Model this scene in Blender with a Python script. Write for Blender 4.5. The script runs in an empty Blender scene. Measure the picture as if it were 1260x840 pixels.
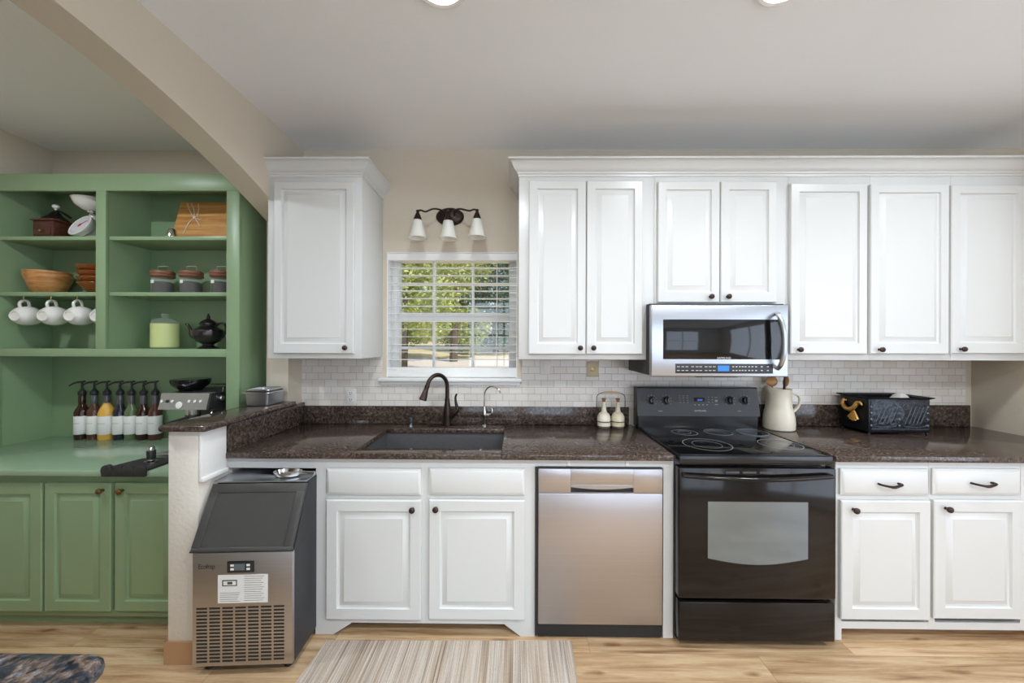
import bpy, bmesh, math, random
from mathutils import Vector, Matrix
random.seed(7)
SC = bpy.context.scene
COL = SC.collection
PI = math.pi

# ---------------------------------------------------------------- camera
F_PX, D, CZ, YAW, ROLL = 457.0, 2.42, 1.42, 0.010, 0.003
CAM = Vector((0, -D, CZ))
_f = Vector((-math.sin(YAW), math.cos(YAW), 0))
_r = Vector((math.cos(YAW), math.sin(YAW), 0))
_u = Vector((0, 0, 1))
RV = _r * math.cos(ROLL) + _u * math.sin(ROLL)
UV = _u * math.cos(ROLL) - _r * math.sin(ROLL)
cd = bpy.data.cameras.new('camera')
cam = bpy.data.objects.new('camera', cd); COL.objects.link(cam)
cd.sensor_width = 36; cd.lens = F_PX / 1260 * 36; cd.clip_start = 0.02; cd.clip_end = 300
m = Matrix.Identity(4)
for i in range(3):
    m[i][0] = RV[i]; m[i][1] = UV[i]; m[i][2] = -_f[i]; m[i][3] = CAM[i]
cam.matrix_world = m
SC.camera = cam

def ray(px, py): return _f * F_PX + RV * (px - 630) + UV * (420 - py)
def at(px, py, Y):
    d = ray(px, py); return CAM + d * ((Y + D) / d.y)
def atZ(px, py, Z):
    d = ray(px, py); return CAM + d * ((Z - CZ) / d.z)
def circ(p0, p1, Y):
    """centre x and radius of an upright round thing spanning columns p0..p1, its axis at depth Y"""
    a0 = math.atan2(ray(p0, 420).x, ray(p0, 420).y); a1 = math.atan2(ray(p1, 420).x, ray(p1, 420).y)
    x = math.tan((a0 + a1) / 2) * (Y + D)
    return x, math.hypot(x, Y + D) * math.sin(abs(a1 - a0) / 2)
def wx(px, Y, py=420): return at(px, py, Y).x
def wz(py, Y, px=630): return at(px, py, Y).z

# ---------------------------------------------------------------- view, world, sun, lamps' strength
vs = SC.view_settings
vs.view_transform = 'Standard'; vs.look = 'None'; vs.gamma = 1; vs.use_curve_mapping = False
vs.exposure = -0.12
SC.cycles.use_denoising = True
SC.cycles.max_bounces = 8
SC.cycles.diffuse_bounces = 5
SC.cycles.sample_clamp_indirect = 6
SC.cycles.caustics_reflective = False; SC.cycles.caustics_refractive = False
CAN_W, BACK_W = 11.0, 25.0        # ceiling lamps; the back row is added to light the room
NOOK_W = 20.0
FILL_WIN = 3.4      # glow of the added, unseen windows that light the room
W = bpy.data.worlds.new('sky'); SC.world = W; W.use_nodes = True
wn = W.node_tree.nodes; wl = W.node_tree.links
sky = wn.new('ShaderNodeTexSky'); sky.sky_type = 'NISHITA'; sky.sun_disc = False
sky.sun_elevation = math.radians(50); sky.sun_rotation = math.radians(200)
wl.new(sky.outputs[0], wn['Background'].inputs[0]); wn['Background'].inputs[1].default_value = 0.16
sl = bpy.data.lights.new('sun', 'SUN'); sl.energy = 5.0; sl.angle = 0.01; sl.color = (1, .95, .86)
so = bpy.data.objects.new('sun', sl); COL.objects.link(so); so.location = (8, -6, 12)
so.rotation_euler = Vector((-0.55, 0.30, -0.72)).to_track_quat('-Z', 'Y').to_euler()

# ---------------------------------------------------------------- materials
def lin(c):
    def f(v):
        v /= 255.0
        return v / 12.92 if v <= .04045 else ((v + .055) / 1.055) ** 2.4
    return (f(c[0]), f(c[1]), f(c[2]), 1)
class NT:
    def __init__(s, name):
        s.m = bpy.data.materials.new(name); s.m.use_nodes = True
        s.n = s.m.node_tree.nodes; s.l = s.m.node_tree.links; s.b = s.n['Principled BSDF']
    def new(s, t, **k):
        n = s.n.new(t)
        for a, v in k.items(): setattr(n, a, v)
        return n
    def link(s, a, b): s.l.new(a, b)
    def coord(s, scale=(1, 1, 1), rot=(0, 0, 0)):
        tc = s.new('ShaderNodeTexCoord'); mp = s.new('ShaderNodeMapping')
        s.link(tc.outputs['Object'], mp.inputs[0]); mp.inputs['Scale'].default_value = scale
        mp.inputs['Rotation'].default_value = rot
        return mp.outputs[0]
    def noise(s, vec, scale, detail=4, rough=.5, dist=0):
        n = s.new('ShaderNodeTexNoise'); s.link(vec, n.inputs['Vector'])
        n.inputs['Scale'].default_value = scale; n.inputs['Detail'].default_value = detail
        n.inputs['Roughness'].default_value = rough; n.inputs['Distortion'].default_value = dist
        return n.outputs[0]
    def ramp(s, fac, stops, interp='LINEAR'):
        r = s.new('ShaderNodeValToRGB'); s.link(fac, r.inputs[0]); r.color_ramp.interpolation = interp
        e = r.color_ramp.elements
        while len(e) < len(stops): e.new(.5)
        for k, (p, c) in enumerate(stops):
            e[k].position = p; e[k].color = lin(c) if max(c[:3]) > 1.01 else (*c[:3], 1)
        return r.outputs[0]
    def mix(s, fac, a, b, mode='MIX'):
        n = s.new('ShaderNodeMix', data_type='RGBA', blend_type=mode)
        for inp, v in ((n.inputs[0], fac), (n.inputs[6], a), (n.inputs[7], b)):
            if hasattr(v, 'links') or hasattr(v, 'is_linked'): s.link(v, inp)
            else: inp.default_value = v
        return n.outputs[2]
    def bump(s, h, strength=.2, dist=.002):
        b = s.new('ShaderNodeBump'); s.link(h, b.inputs['Height'])
        b.inputs['Strength'].default_value = strength; b.inputs['Distance'].default_value = dist
        s.link(b.outputs[0], s.b.inputs['Normal'])
    def set(s, **k):
        for a, v in k.items():
            inp = s.b.inputs[a.replace('_', ' ')]
            if hasattr(v, 'is_linked'): s.link(v, inp)
            else: inp.default_value = v
def pm(name, c, rough=.5, metal=0, var=.06, nscale=20, bump=0, bdist=.001, **k):
    t = NT(name); v = t.coord(); c = lin(c)
    n = t.noise(v, nscale)
    a = tuple(min(1, x * (1 - var)) for x in c[:3]) + (1,); b = tuple(min(1, x * (1 + var)) for x in c[:3]) + (1,)
    t.set(Base_Color=t.mix(n, a, b), Roughness=rough, Metallic=metal)
    if bump: t.bump(n, bump, bdist)
    for a_, v_ in k.items(): t.set(**{a_: v_})
    return t.m
def emis(name, c, s):
    t = NT(name); t.set(Base_Color=lin(c), Emission_Color=lin(c), Emission_Strength=s, Roughness=.4); return t.m

M = {}
def wallmat(name, c, bs=.35):
    t = NT(name); v = t.coord()
    n1 = t.noise(v, 55, 3); n2 = t.noise(v, 2.0, 2)
    c = lin(c); a = tuple(x * .96 for x in c[:3]) + (1,)
    t.set(Base_Color=t.mix(n2, a, c), Roughness=.75); t.bump(n1, bs, .003); return t.m
M['wall'] = wallmat('beige_wall_paint', (206, 196, 178))
M['ceiling'] = wallmat('ceiling_paint', (238, 240, 242), .25)
M['white'] = pm('white_cabinet_paint', (207, 208, 206), .32, var=.012, nscale=6)
M['trimw'] = pm('white_trim_paint', (232, 232, 230), .35, var=.01)
M['green'] = pm('green_cabinet_paint', (134, 158, 122), .38, var=.05, nscale=5)
M['green_top'] = pm('green_counter_paint', (142, 166, 140), .16, var=.03, nscale=5)
def floor_m():
    t = NT('oak_plank_floor'); v = t.coord()
    br = t.new('ShaderNodeTexBrick'); t.link(v, br.inputs['Vector'])
    br.inputs['Scale'].default_value = 1; br.inputs['Brick Width'].default_value = 1.2; br.inputs['Row Height'].default_value = .18
    br.inputs['Mortar Size'].default_value = .0012; br.inputs['Mortar Smooth'].default_value = .3; br.offset = .37
    br.inputs['Color1'].default_value = (0, 0, 0, 1); br.inputs['Color2'].default_value = (1, 1, 1, 1); br.inputs['Mortar'].default_value = (.5, .5, .5, 1)
    # per-plank shift of the grain
    sc = t.new('ShaderNodeVectorMath', operation='MULTIPLY'); t.link(v, sc.inputs[0]); sc.inputs[1].default_value = (1.1, 17, 1)
    off = t.new('ShaderNodeVectorMath', operation='SCALE'); t.link(br.outputs['Color'], off.inputs[0]); off.inputs['Scale'].default_value = 9
    ad = t.new('ShaderNodeVectorMath', operation='ADD'); t.link(sc.outputs[0], ad.inputs[0]); t.link(off.outputs[0], ad.inputs[1])
    g = t.noise(ad.outputs[0], 1.7, 7, .62, .6)
    fine = t.noise(ad.outputs[0], 14, 4, .6, .2)
    col = t.ramp(g, [(.30, (140, 106, 74)), (.43, (184, 150, 112)), (.55, (206, 176, 138)), (.72, (220, 196, 162))])
    tone = t.ramp(br.outputs['Color'], [(0, (.78, .76, .74)), (1, (1, 1, 1))])
    col = t.mix(1.0, col, tone, 'MULTIPLY')
    col = t.mix(.30, col, t.ramp(fine, [(.3, (.45, .40, .35)), (.62, (1, 1, 1))]), 'MULTIPLY')
    kv = t.new('ShaderNodeVectorMath', operation='MULTIPLY'); t.link(v, kv.inputs[0]); kv.inputs[1].default_value = (1.7, 7.5, 1)
    nz = t.new('ShaderNodeTexNoise'); t.link(v, nz.inputs['Vector']); nz.inputs['Scale'].default_value = 9
    wv = t.new('ShaderNodeVectorMath', operation='MULTIPLY_ADD'); t.link(nz.outputs['Color'], wv.inputs[0]); wv.inputs[1].default_value = (.25, .25, 0); t.link(kv.outputs[0], wv.inputs[2])
    vo = t.new('ShaderNodeTexVoronoi'); t.link(wv.outputs[0], vo.inputs['Vector']); vo.inputs['Scale'].default_value = 1.0; vo.voronoi_dimensions = '2D'
    kn = t.ramp(vo.outputs['Distance'], [(0, (.22, .15, .10)), (.045, (.5, .38, .28)), (.11, (1, 1, 1))])
    col = t.mix(.75, col, kn, 'MULTIPLY')
    mort = t.ramp(br.outputs['Fac'], [(0, (1, 1, 1)), (1, (.55, .47, .4))])
    col = t.mix(1.0, col, mort, 'MULTIPLY')
    t.set(Base_Color=col, Roughness=.42); t.bump(fine, .12, .001); return t.m
M['floor'] = floor_m()
def tile_m():
    t = NT('white_subway_tile')
    tc = t.new('ShaderNodeTexCoord'); sp = t.new('ShaderNodeSeparateXYZ'); t.link(tc.outputs['Object'], sp.inputs[0])
    cb = t.new('ShaderNodeCombineXYZ'); t.link(sp.outputs[0], cb.inputs[0]); t.link(sp.outputs[2], cb.inputs[1])
    br = t.new('ShaderNodeTexBrick'); t.link(cb.outputs[0], br.inputs['Vector'])
    br.inputs['Scale'].default_value = 1; br.inputs['Brick Width'].default_value = .083; br.inputs['Row Height'].default_value = .0445
    br.inputs['Mortar Size'].default_value = .0014; br.inputs['Mortar Smooth'].default_value = .4
    br.inputs['Color1'].default_value = lin((216, 208, 199)); br.inputs['Color2'].default_value = lin((226, 221, 214)); br.inputs['Mortar'].default_value = lin((168, 158, 148))
    t.set(Base_Color=br.outputs['Color'], Roughness=t.mix(br.outputs['Fac'], (.22, .22, .22, 1), (.8, .8, .8, 1)))
    inv = t.new('ShaderNodeMath', operation='SUBTRACT'); inv.inputs[0].default_value = 1; t.link(br.outputs['Fac'], inv.inputs[1])
    t.bump(inv.outputs[0], .5, .002); return t.m
M['tile'] = tile_m()
def granite(name, cols, rough=.12, sc=1):
    t = NT(name); v = t.coord()
    vo = t.new('ShaderNodeTexVoronoi'); t.link(v, vo.inputs['Vector']); vo.inputs['Scale'].default_value = 150 * sc
    n1 = t.noise(v, 38 * sc, 6, .68, .3); n2 = t.noise(v, 130 * sc, 3, .6)
    base = t.ramp(n1, [(.36, cols[0]), (.47, cols[1]), (.56, cols[2]), (.68, cols[3])])
    sp = t.ramp(vo.outputs['Color'], [(.15, (.35, .35, .35)), (.5, (1, 1, 1)), (.86, (1, 1, 1)), (.95, (2.2, 2.0, 1.8))])
    col = t.mix(.75, base, sp, 'MULTIPLY')
    col = t.mix(.45, col, t.ramp(n2, [(.38, (.3, .3, .3)), (.6, (1, 1, 1))]), 'MULTIPLY')
    t.set(Base_Color=col, Roughness=rough); return t.m
M['granite'] = granite('brown_granite', [(46, 40, 37), (74, 62, 56), (98, 82, 72), (134, 118, 106)], .13, 2.0)
M['granite2'] = granite('dark_island_granite', [(34, 36, 42), (60, 62, 70), (112, 92, 78), (130, 142, 160)], .12, .8)
def steel(name, c, rough, axis, amt=.25):
    t = NT(name); s = [300, 300, 300]; s[axis] = 1.5
    v = t.coord(tuple(s)); n = t.noise(v, 1, 3)
    c = lin(c); a = tuple(x * .86 for x in c[:3]) + (1,)
    t.set(Base_Color=t.mix(n, a, c), Metallic=1, Roughness=rough, Anisotropic=.8)
    tg = t.new('ShaderNodeTangent'); tg.direction_type = 'RADIAL'; tg.axis = 'Z'; t.link(tg.outputs[0], t.b.inputs['Tangent']); t.bump(n, amt, .0004); return t.m
M['steel'] = steel('brushed_steel', (196, 200, 206), .30, 0)
M['steel_v'] = steel('brushed_steel_panel', (202, 200, 204), .36, 0, .12)
M['chrome'] = pm('chrome', (210, 210, 208), .12, 1, .02)
M['black_plastic'] = pm('black_plastic', (38, 38, 40), .42, 0, .1)
M['black_gloss'] = pm('black_glass', (14, 14, 15), .06, 0, .02)
M['black_gloss2'] = pm('black_oven_glass', (20, 16, 15), .10, 0, .02, Specular_IOR_Level=.32)
M['oven_window'] = pm('oven_window_glass', (132, 146, 158), .10, .8, .05, 6)
M['range_black'] = pm('black_range_enamel', (26, 26, 27), .22, 0, .04)
M['grey_lid'] = pm('dark_grey_lid_plastic', (66, 65, 64), .38, 0, .16, 14, .1)
M['dark_side'] = pm('charcoal_powder_coat', (48, 49, 52), .5, 0, .08, 60, .1)
M['bronze'] = pm('oil_rubbed_bronze', (58, 46, 42), .30, .8, .15)
M['knob'] = pm('bronze_knob_metal', (62, 50, 46), .35, .7, .15, 60)
M['knob_g'] = pm('brass_knob_metal', (120, 92, 56), .35, .8, .15, 60)
M['sink'] = pm('dark_composite_sink', (88, 88, 90), .38, 0, .2, 60, .1)
M['glass'] = pm('clear_glass', (235, 240, 238), .04, 0, .0, Alpha=.10)
M['frost'] = pm('frosted_ribbed_glass', (240, 240, 232), .3, 0, .02, Alpha=.55)
M['bulb'] = pm('white_bulb_glass', (246, 244, 236), .3, 0, .01)
M['ceramic'] = pm('white_ceramic', (226, 224, 218), .2, 0, .03)
M['cream'] = pm('cream_stoneware', (222, 214, 194), .3, 0, .05, 30, .05)
M['cream2'] = pm('aged_cream_stoneware', (208, 198, 170), .35, 0, .08, 40, .08)
M['plastic_w'] = pm('white_plastic', (226, 224, 218), .35, 0, .01)
M['ivory'] = pm('ivory_plate', (204, 188, 158), .35, 0, .03)
M['brass'] = pm('aged_brass', (170, 148, 88), .3, .8, .1)
M['slat'] = pm('white_blind_vinyl', (236, 236, 234), .45, 0, .01)
M['label'] = pm('paper_label', (226, 226, 224), .6, 0, .02)
M['ink'] = pm('printed_ink', (70, 68, 66), .6, 0, .05)
M['ink_l'] = pm('pale_printed_ink', (150, 148, 146), .6, 0, .05)
M['ink_w'] = pm('white_printed_marks', (190, 190, 188), .5, 0, .05)
M['lcd'] = emis('blue_display', (36, 104, 190), .75)
M['lcd_d'] = pm('grey_display', (96, 108, 112), .25, 0, .1)
def wood(name, c0, c1, rough=.45, scale=(3, 30, 30)):
    t = NT(name); v = t.coord(scale); n = t.noise(v, 1.2, 6, .6, .5)
    t.set(Base_Color=t.ramp(n, [(.3, c0), (.7, c1)]), Roughness=rough); t.bump(n, .15, .001); return t.m
M['bamboo'] = wood('honey_bamboo', (176, 112, 52), (230, 178, 108), .4, (2, 20, 26))
M['walnut'] = wood('dark_walnut', (52, 26, 18), (96, 50, 34), .4)
M['bowlwood'] = wood('turned_bowl_wood', (140, 88, 44), (208, 152, 90), .45, (8, 8, 40))
M['amber'] = pm('amber_glass', (158, 84, 30), .12, 0, .15, 20, Transmission_Weight=.35)
M['lidwood'] = wood('brown_wood_lid', (98, 62, 44), (146, 100, 74), .5)
M['spoonwood'] = wood('light_spoon_wood', (150, 104, 60), (190, 144, 92), .55)
M['handlewood'] = wood('pale_handle_wood', (176, 142, 104), (206, 176, 138), .5)
M['dk_iron'] = pm('dark_iron', (44, 38, 36), .35, .6, .2)
M['pewter'] = pm('tarnished_pewter', (70, 66, 66), .28, .85, .3, 30)
M['embossed'] = None
def emboss_m():
    t = NT('embossed_black_tin'); v = t.coord()
    n = t.noise(v, 46, 2, .5, 2.2)
    w = t.new('ShaderNodeTexVoronoi'); t.link(v, w.inputs['Vector']); w.inputs['Scale'].default_value = 42; w.feature = 'SMOOTH_F1'
    t.set(Base_Color=t.ramp(n, [(.42, (28, 31, 36)), (.55, (44, 50, 58)), (.7, (66, 74, 84))]), Roughness=.32, Metallic=.35)
    t.bump(w.outputs['Distance'], .9, .006); return t.m
M['embossed'] = emboss_m()
M['tin'] = pm('black_tin', (30, 32, 36), .3, .4, .1)
M['gold'] = pm('gold_metal', (206, 158, 84), .35, .6, .2, 40)
M['coffee'] = pm('dark_roast_contents', (44, 28, 22), .8, 0, .4, 90, .4, .004)
M['candle'] = pm('green_wax', (196, 206, 128), .5, 0, .05)
M['syrup_dk'] = pm('amber_brown_glass', (50, 26, 18), .12, 0, .15)
M['syrup_br'] = pm('brown_liquid_glass', (84, 52, 42), .12, 0, .15)
M['syrup_y'] = pm('yellow_sauce', (226, 176, 78), .3, 0, .06)
M['syrup_bk'] = pm('blue_black_glass', (36, 38, 50), .12, 0, .1)
M['syrup_g'] = pm('pale_green_glass', (120, 140, 96), .12, 0, .1, Transmission_Weight=.4)
M['syrup_neck'] = pm('smoked_glass_neck', (96, 96, 100), .15, 0, .1, Transmission_Weight=.3)
M['dial'] = pm('white_enamel_dial', (226, 226, 232), .25, 0, .02)
M['red'] = pm('red_paint', (190, 50, 46), .4, 0, .05)
M['base_tan'] = pm('tan_baseboard', (176, 138, 104), .5, 0, .08, 20)
M['mat_rubber'] = pm('black_rubber', (42, 40, 40), .6, 0, .1, 60, .1)
M['seal'] = pm('dark_rubber_gap', (34, 34, 34), .6, 0, .1)
M['winmetal'] = M['trimw']
M['wall_bounce'] = wallmat('bounce_wall_paint', (236, 236, 234))  # unseen walls given a paler colour to bounce light into the room
M['plaster'] = wallmat('white_plaster', (222, 216, 206), .6)
def rug_m():
    t = NT('striped_woven_rug'); tc = t.new('ShaderNodeTexCoord'); mp = t.new('ShaderNodeMapping'); t.link(tc.outputs['Object'], mp.inputs[0])
    mp.inputs['Scale'].default_value = (1, .012, 1)
    n1 = t.noise(mp.outputs[0], 34, 3, .7); n2 = t.noise(mp.outputs[0], 120, 3, .7)
    v = t.coord(); n3 = t.noise(v, 320, 2)
    c = t.ramp(n1, [(.32, (140, 122, 106)), (.42, (184, 168, 150)), (.50, (206, 196, 184)), (.56, (176, 160, 144)), (.64, (206, 198, 188)), (.72, (150, 136, 126))])
    c = t.mix(.75, c, t.ramp(n2, [(.34, (.36, .31, .28)), (.46, (.84, .81, .78)), (.7, (1, 1, 1))]), 'MULTIPLY')
    c = t.mix(.5, c, t.ramp(n3, [(.3, (.6, .6, .6)), (.55, (1, 1, 1))]), 'MULTIPLY')
    t.set(Base_Color=c, Roughness=.95); t.bump(n3, .6, .003); return t.m
M['rug'] = rug_m()
def leaf_m(name, a, b):
    t = NT(name); v = t.coord(); n = t.noise(v, 1.3, 4)
    t.set(Base_Color=t.ramp(n, [(.3, a), (.7, b)]), Roughness=.6); return t.m
M['leaf1'] = leaf_m('yellow_green_leaves', (128, 150, 84), (198, 206, 128))  # pale yellow-green leaf colour
M['leaf2'] = leaf_m('dark_conifer_needles', (54, 84, 62), (92, 122, 92))
M['leaf3'] = leaf_m('mid_green_leaves', (90, 120, 60), (150, 168, 90))
M['bark'] = pm('tree_bark', (96, 84, 72), .9, 0, .3, 8, .5, .02)
M['ground'] = leaf_m('dry_lawn', (206, 186, 132), (226, 212, 168))
M['drive'] = pm('pale_driveway', (214, 204, 192), .8, 0, .08, 4)

# ---------------------------------------------------------------- mesh builder
class MB:
    def __init__(s): s.bm = bmesh.new(); s.mi = 0
    def _done(s, faces):
        for f in faces: f.material_index = s.mi
    def mark(s): s.bm.verts.index_update(); return len(s.bm.verts)
    def xf(s, n, mtx):
        s.bm.verts.ensure_lookup_table()
        for v in s.bm.verts[n:]: v.co = mtx @ v.co
    def mat(s, i): s.mi = i; return s
    def box(s, x0, x1, y0, y1, z0, z1, bev=0, seg=2):
        r = bmesh.ops.create_cube(s.bm, size=1)
        vs_ = r['verts']
        for v in vs_:
            v.co = Vector(((x0 + x1) / 2 + v.co.x * (x1 - x0), (y0 + y1) / 2 + v.co.y * (y1 - y0), (z0 + z1) / 2 + v.co.z * (z1 - z0)))
        fs = set(f for v in vs_ for f in v.link_faces); s._done(fs)
        bmesh.ops.recalc_face_normals(s.bm, faces=list(fs))
        if bev:
            es = list(set(e for v in vs_ for e in v.link_edges))
            q = bmesh.ops.bevel(s.bm, geom=es, offset=bev, segments=seg, affect='EDGES', profile=.5)
            s._done(q['faces'])
        return s
    def loft(s, rings, cap0=True, cap1=True, closed=True):
        vv = [[s.bm.verts.new(p) for p in ring] for ring in rings]
        fs = []; n = len(vv[0])
        for a, b in zip(vv[:-1], vv[1:]):
            for i in range(n if closed else n - 1):
                j = (i + 1) % n
                try: fs.append(s.bm.faces.new((a[i], a[j], b[j], b[i])))
                except ValueError: pass
        if cap0: fs.append(s.bm.faces.new(list(reversed(vv[0]))))
        if cap1: fs.append(s.bm.faces.new(vv[-1]))
        s._done(fs); bmesh.ops.recalc_face_normals(s.bm, faces=fs)
        return s
    def lathe(s, prof, c=(0, 0, 0), n=24, axis=None, cap0=True, cap1=True):
        """prof: (r, h) along local z at c; axis = direction vector"""
        q = Vector(axis if axis else (0, 0, 1)).normalized().to_track_quat('Z', 'Y') if axis else None
        rings = []
        for r, h in prof:
            ring = []
            for k in range(n):
                p = Vector((max(r, 1e-5) * math.cos(2 * PI * k / n), max(r, 1e-5) * math.sin(2 * PI * k / n), h))
                if q: p = q @ p
                ring.append(p + Vector(c))
            rings.append(ring)
        return s.loft(rings, cap0, cap1)
    def tube(s, pts, r, n=10, smooth=0, flat=None):
        pts = [Vector(p) for p in pts]
        rr = r if isinstance(r, (list, tuple)) else [r] * len(pts)
        if smooth:
            np_, nr = [], []
            for i in range(len(pts) - 1):
                p0 = pts[max(i - 1, 0)]; p1 = pts[i]; p2 = pts[i + 1]; p3 = pts[min(i + 2, len(pts) - 1)]
                for k in range(smooth):
                    t = k / smooth
                    np_.append(.5 * ((2 * p1) + (-p0 + p2) * t + (2 * p0 - 5 * p1 + 4 * p2 - p3) * t * t + (-p0 + 3 * p1 - 3 * p2 + p3) * t ** 3))
                    nr.append(rr[i] + (rr[i + 1] - rr[i]) * t)
            np_.append(pts[-1]); nr.append(rr[-1]); pts, rr = np_, nr
        rings = []; up = None
        for i, p in enumerate(pts):
            d = (pts[min(i + 1, len(pts) - 1)] - pts[max(i - 1, 0)]).normalized()
            if up is None:
                up = Vector((0, 0, 1)) if abs(d.z) < .9 else Vector((0, 1, 0))
            a = d.cross(up)
            if a.length < 1e-4: a = d.cross(Vector((1, 0, 0)))
            a.normalize(); b = a.cross(d).normalized(); up = b
            fa, fb = flat if flat else (1, 1)
            rings.append([p + (a * math.cos(2 * PI * k / n) * fa + b * math.sin(2 * PI * k / n) * fb) * rr[i] for k in range(n)])
        return s.loft(rings)
    def prism(s, poly, axis, a, b):
        """poly 2-D points; axis 'x': poly=(y,z); 'y': poly=(x,z); 'z': poly=(x,y)"""
        def P(u, v, w): return {'x': (w, u, v), 'y': (u, w, v), 'z': (u, v, w)}[axis]
        return s.loft([[P(u, v, a) for u, v in poly], [P(u, v, b) for u, v in poly]])
    def rects(s, x0, x1, z0, z1, prof, fill=True, bot=0):
        """concentric rectangles facing -y; prof (inset, y)"""
        rings = []
        for ins, y in prof:
            bi = bot if ins > .02 else 0
            rings.append([(x0 + ins, y, z0 + ins + bi), (x1 - ins, y, z0 + ins + bi), (x1 - ins, y, z1 - ins), (x0 + ins, y, z1 - ins)])
        return s.loft(rings, True, fill)
    def quad(s, *p):
        f = s.bm.faces.new([s.bm.verts.new(q) for q in p]); s._done([f]); return s

ORG = {}
def org(o): return ORG[o.name] if o is not None else None
def tag(o, label, cat, group=None, kind=None):
    if label: o['label'] = label
    if cat: o['category'] = cat
    if group: o['group'] = group
    if kind: o['kind'] = kind
    return o
def thing(name, loc, label, cat, group=None):
    o = bpy.data.objects.new(name, None); COL.objects.link(o); o.location = loc; o.empty_display_size = .05
    ORG[o.name] = Vector(loc); return tag(o, label, cat, group)
def obj(name, mb, mats, parent=None, smooth=35, label=None):
    bm = mb.bm
    me = bpy.data.meshes.new(name)
    if parent is not None: o0 = org(parent)
    else:
        xs = [v.co for v in bm.verts]
        o0 = Vector(((min(v.x for v in xs) + max(v.x for v in xs)) / 2, (min(v.y for v in xs) + max(v.y for v in xs)) / 2, min(v.z for v in xs)))
    bmesh.ops.translate(bm, verts=bm.verts, vec=-o0)
    bm.to_mesh(me); bm.free()
    for mm in (mats if isinstance(mats, (list, tuple)) else [mats]): me.materials.append(M[mm] if isinstance(mm, str) else mm)
    if smooth:
        for p in me.polygons: p.use_smooth = True
        me.set_sharp_from_angle(angle=math.radians(smooth))
    o = bpy.data.objects.new(name, me); COL.objects.link(o)
    if parent is not None: o.parent = parent
    else: o.location = o0
    ORG[o.name] = o0
    if label: o['label'] = label
    return o
def struct(name, mb, mats, smooth=30):
    o = obj(name, mb, mats, None, smooth); o['kind'] = 'structure'; return o
def dup(root, loc, label=None, group=None):
    def cp(o, par):
        c = o.copy(); COL.objects.link(c); c.parent = par
        for ch in o.children: cp(ch, c)
        return c
    r = cp(root, None); r.location = loc
    if label: r['label'] = label
    if group: r['group'] = group
    return r
def text(name, s, loc, size, mat, parent, width=None, rotx=90, ext=.0004):
    cu = bpy.data.curves.new('lettering', 'FONT'); cu.body = s; cu.size = size; cu.extrude = ext; cu.align_x = 'CENTER'; cu.align_y = 'CENTER'
    tmp = bpy.data.objects.new('tmp', cu); COL.objects.link(tmp)
    bpy.context.view_layer.update()
    dg = bpy.context.evaluated_depsgraph_get()
    me = bpy.data.meshes.new_from_object(tmp.evaluated_get(dg))
    COL.objects.unlink(tmp); bpy.data.objects.remove(tmp)
    xs = [v.co.x for v in me.vertices]; w = max(xs) - min(xs)
    mt = Matrix.Translation(Vector(loc) - org(parent)) @ Matrix.Rotation(math.radians(rotx), 4, 'X') @ Matrix.Diagonal(((width / w if width else 1), 1, 1, 1))
    me.transform(mt); me.materials.clear(); me.materials.append(M[mat])
    o = bpy.data.objects.new(name, me); COL.objects.link(o); o.parent = parent; ORG[o.name] = org(parent); return o

# ================================================================ THE ROOM
H = 2.669                     # ceiling height
XL, XR, YF = -3.06, 3.75, -5.4
XS = wx(1194.8, 0, 500)      # low return wall at the right end of the worktop
PX0, PX1 = -1.530, -1.395     # arched partition
T = .15
struct('floor', MB().box(XL - T, XR + T, YF - T, T, -.12, 0), 'floor')
struct('ceiling', MB().box(XL - T, XR + T, YF - T, T, H, H + .15), 'ceiling')
# window opening
WX0, WX1 = wx(475.8, 0), wx(636.3, 0)
WZ0, WZ1 = wz(467.5, 0, 555), wz(310, 0, 555)
b = MB()
b.box(XL - T, WX0, 0, T, 0, H); b.box(WX1, XR + T, 0, T, 0, H)
b.box(WX0, WX1, 0, T, 0, WZ0); b.box(WX0, WX1, 0, T, WZ1, H)
struct('wall_back', b, 'wall')
struct('wall_left', MB().box(XL - T, XL, YF, 0, 0, H), 'wall')
struct('wall_right', MB().box(XR, XR + T, YF, 0, 0, H), 'wall_bounce')
struct('wall_return', MB().box(XS, XS + .12, -.80, 0, 0, 2.38, .004), 'wall')
struct('wall_front', MB().box(XL - T, XR + T, YF - T, YF, 0, H), 'wall_bounce')
# arched partition: stub wall at the back, low wall, arch overhead and the wall towards the room
YA0, YA1 = -.156, -2.86
ZA = lambda y: 2.45 - .163 * (y + 1.508) ** 2
poly = [(0, 0), (0, H), (YF, H), (YF, 0), (YA1, 0)]
N = 40
for k in range(N + 1):
    y = YA1 + (YA0 - YA1) * k / N; poly.append((y, ZA(y)))
poly.append((YA0, 0))
def arch():
    mb = MB()
    # strips so the concave outline triangulates well
    mb.box(PX0, PX1, YA0, 0, 0, ZA(YA0)); mb.box(PX0, PX1, YF, YA1, 0, ZA(YA1))
    ring = []
    pts = [YA1 + (YA0 - YA1) * k / N for k in range(N + 1)]
    loc = [[(PX0, y, ZA(y)), (PX1, y, ZA(y)), (PX1, y, H), (PX0, y, H)] for y in [YF] + pts + [0]]
    loc[0] = [(PX0, YF, ZA(YA1)), (PX1, YF, ZA(YA1)), (PX1, YF, H), (PX0, YF, H)]
    loc[-1] = [(PX0, 0, ZA(YA0)), (PX1, 0, ZA(YA0)), (PX1, 0, H), (PX0, 0, H)]
    mb.loft(loc)
    bmesh.ops.remove_doubles(mb.bm, verts=mb.bm.verts, dist=1e-5)
    return mb
struct('wall_partition', arch(), 'wall')
struct('wall_low', MB().box(PX0, PX1, -.80, YA0, 0, 1.022, .006), 'plaster')
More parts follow.
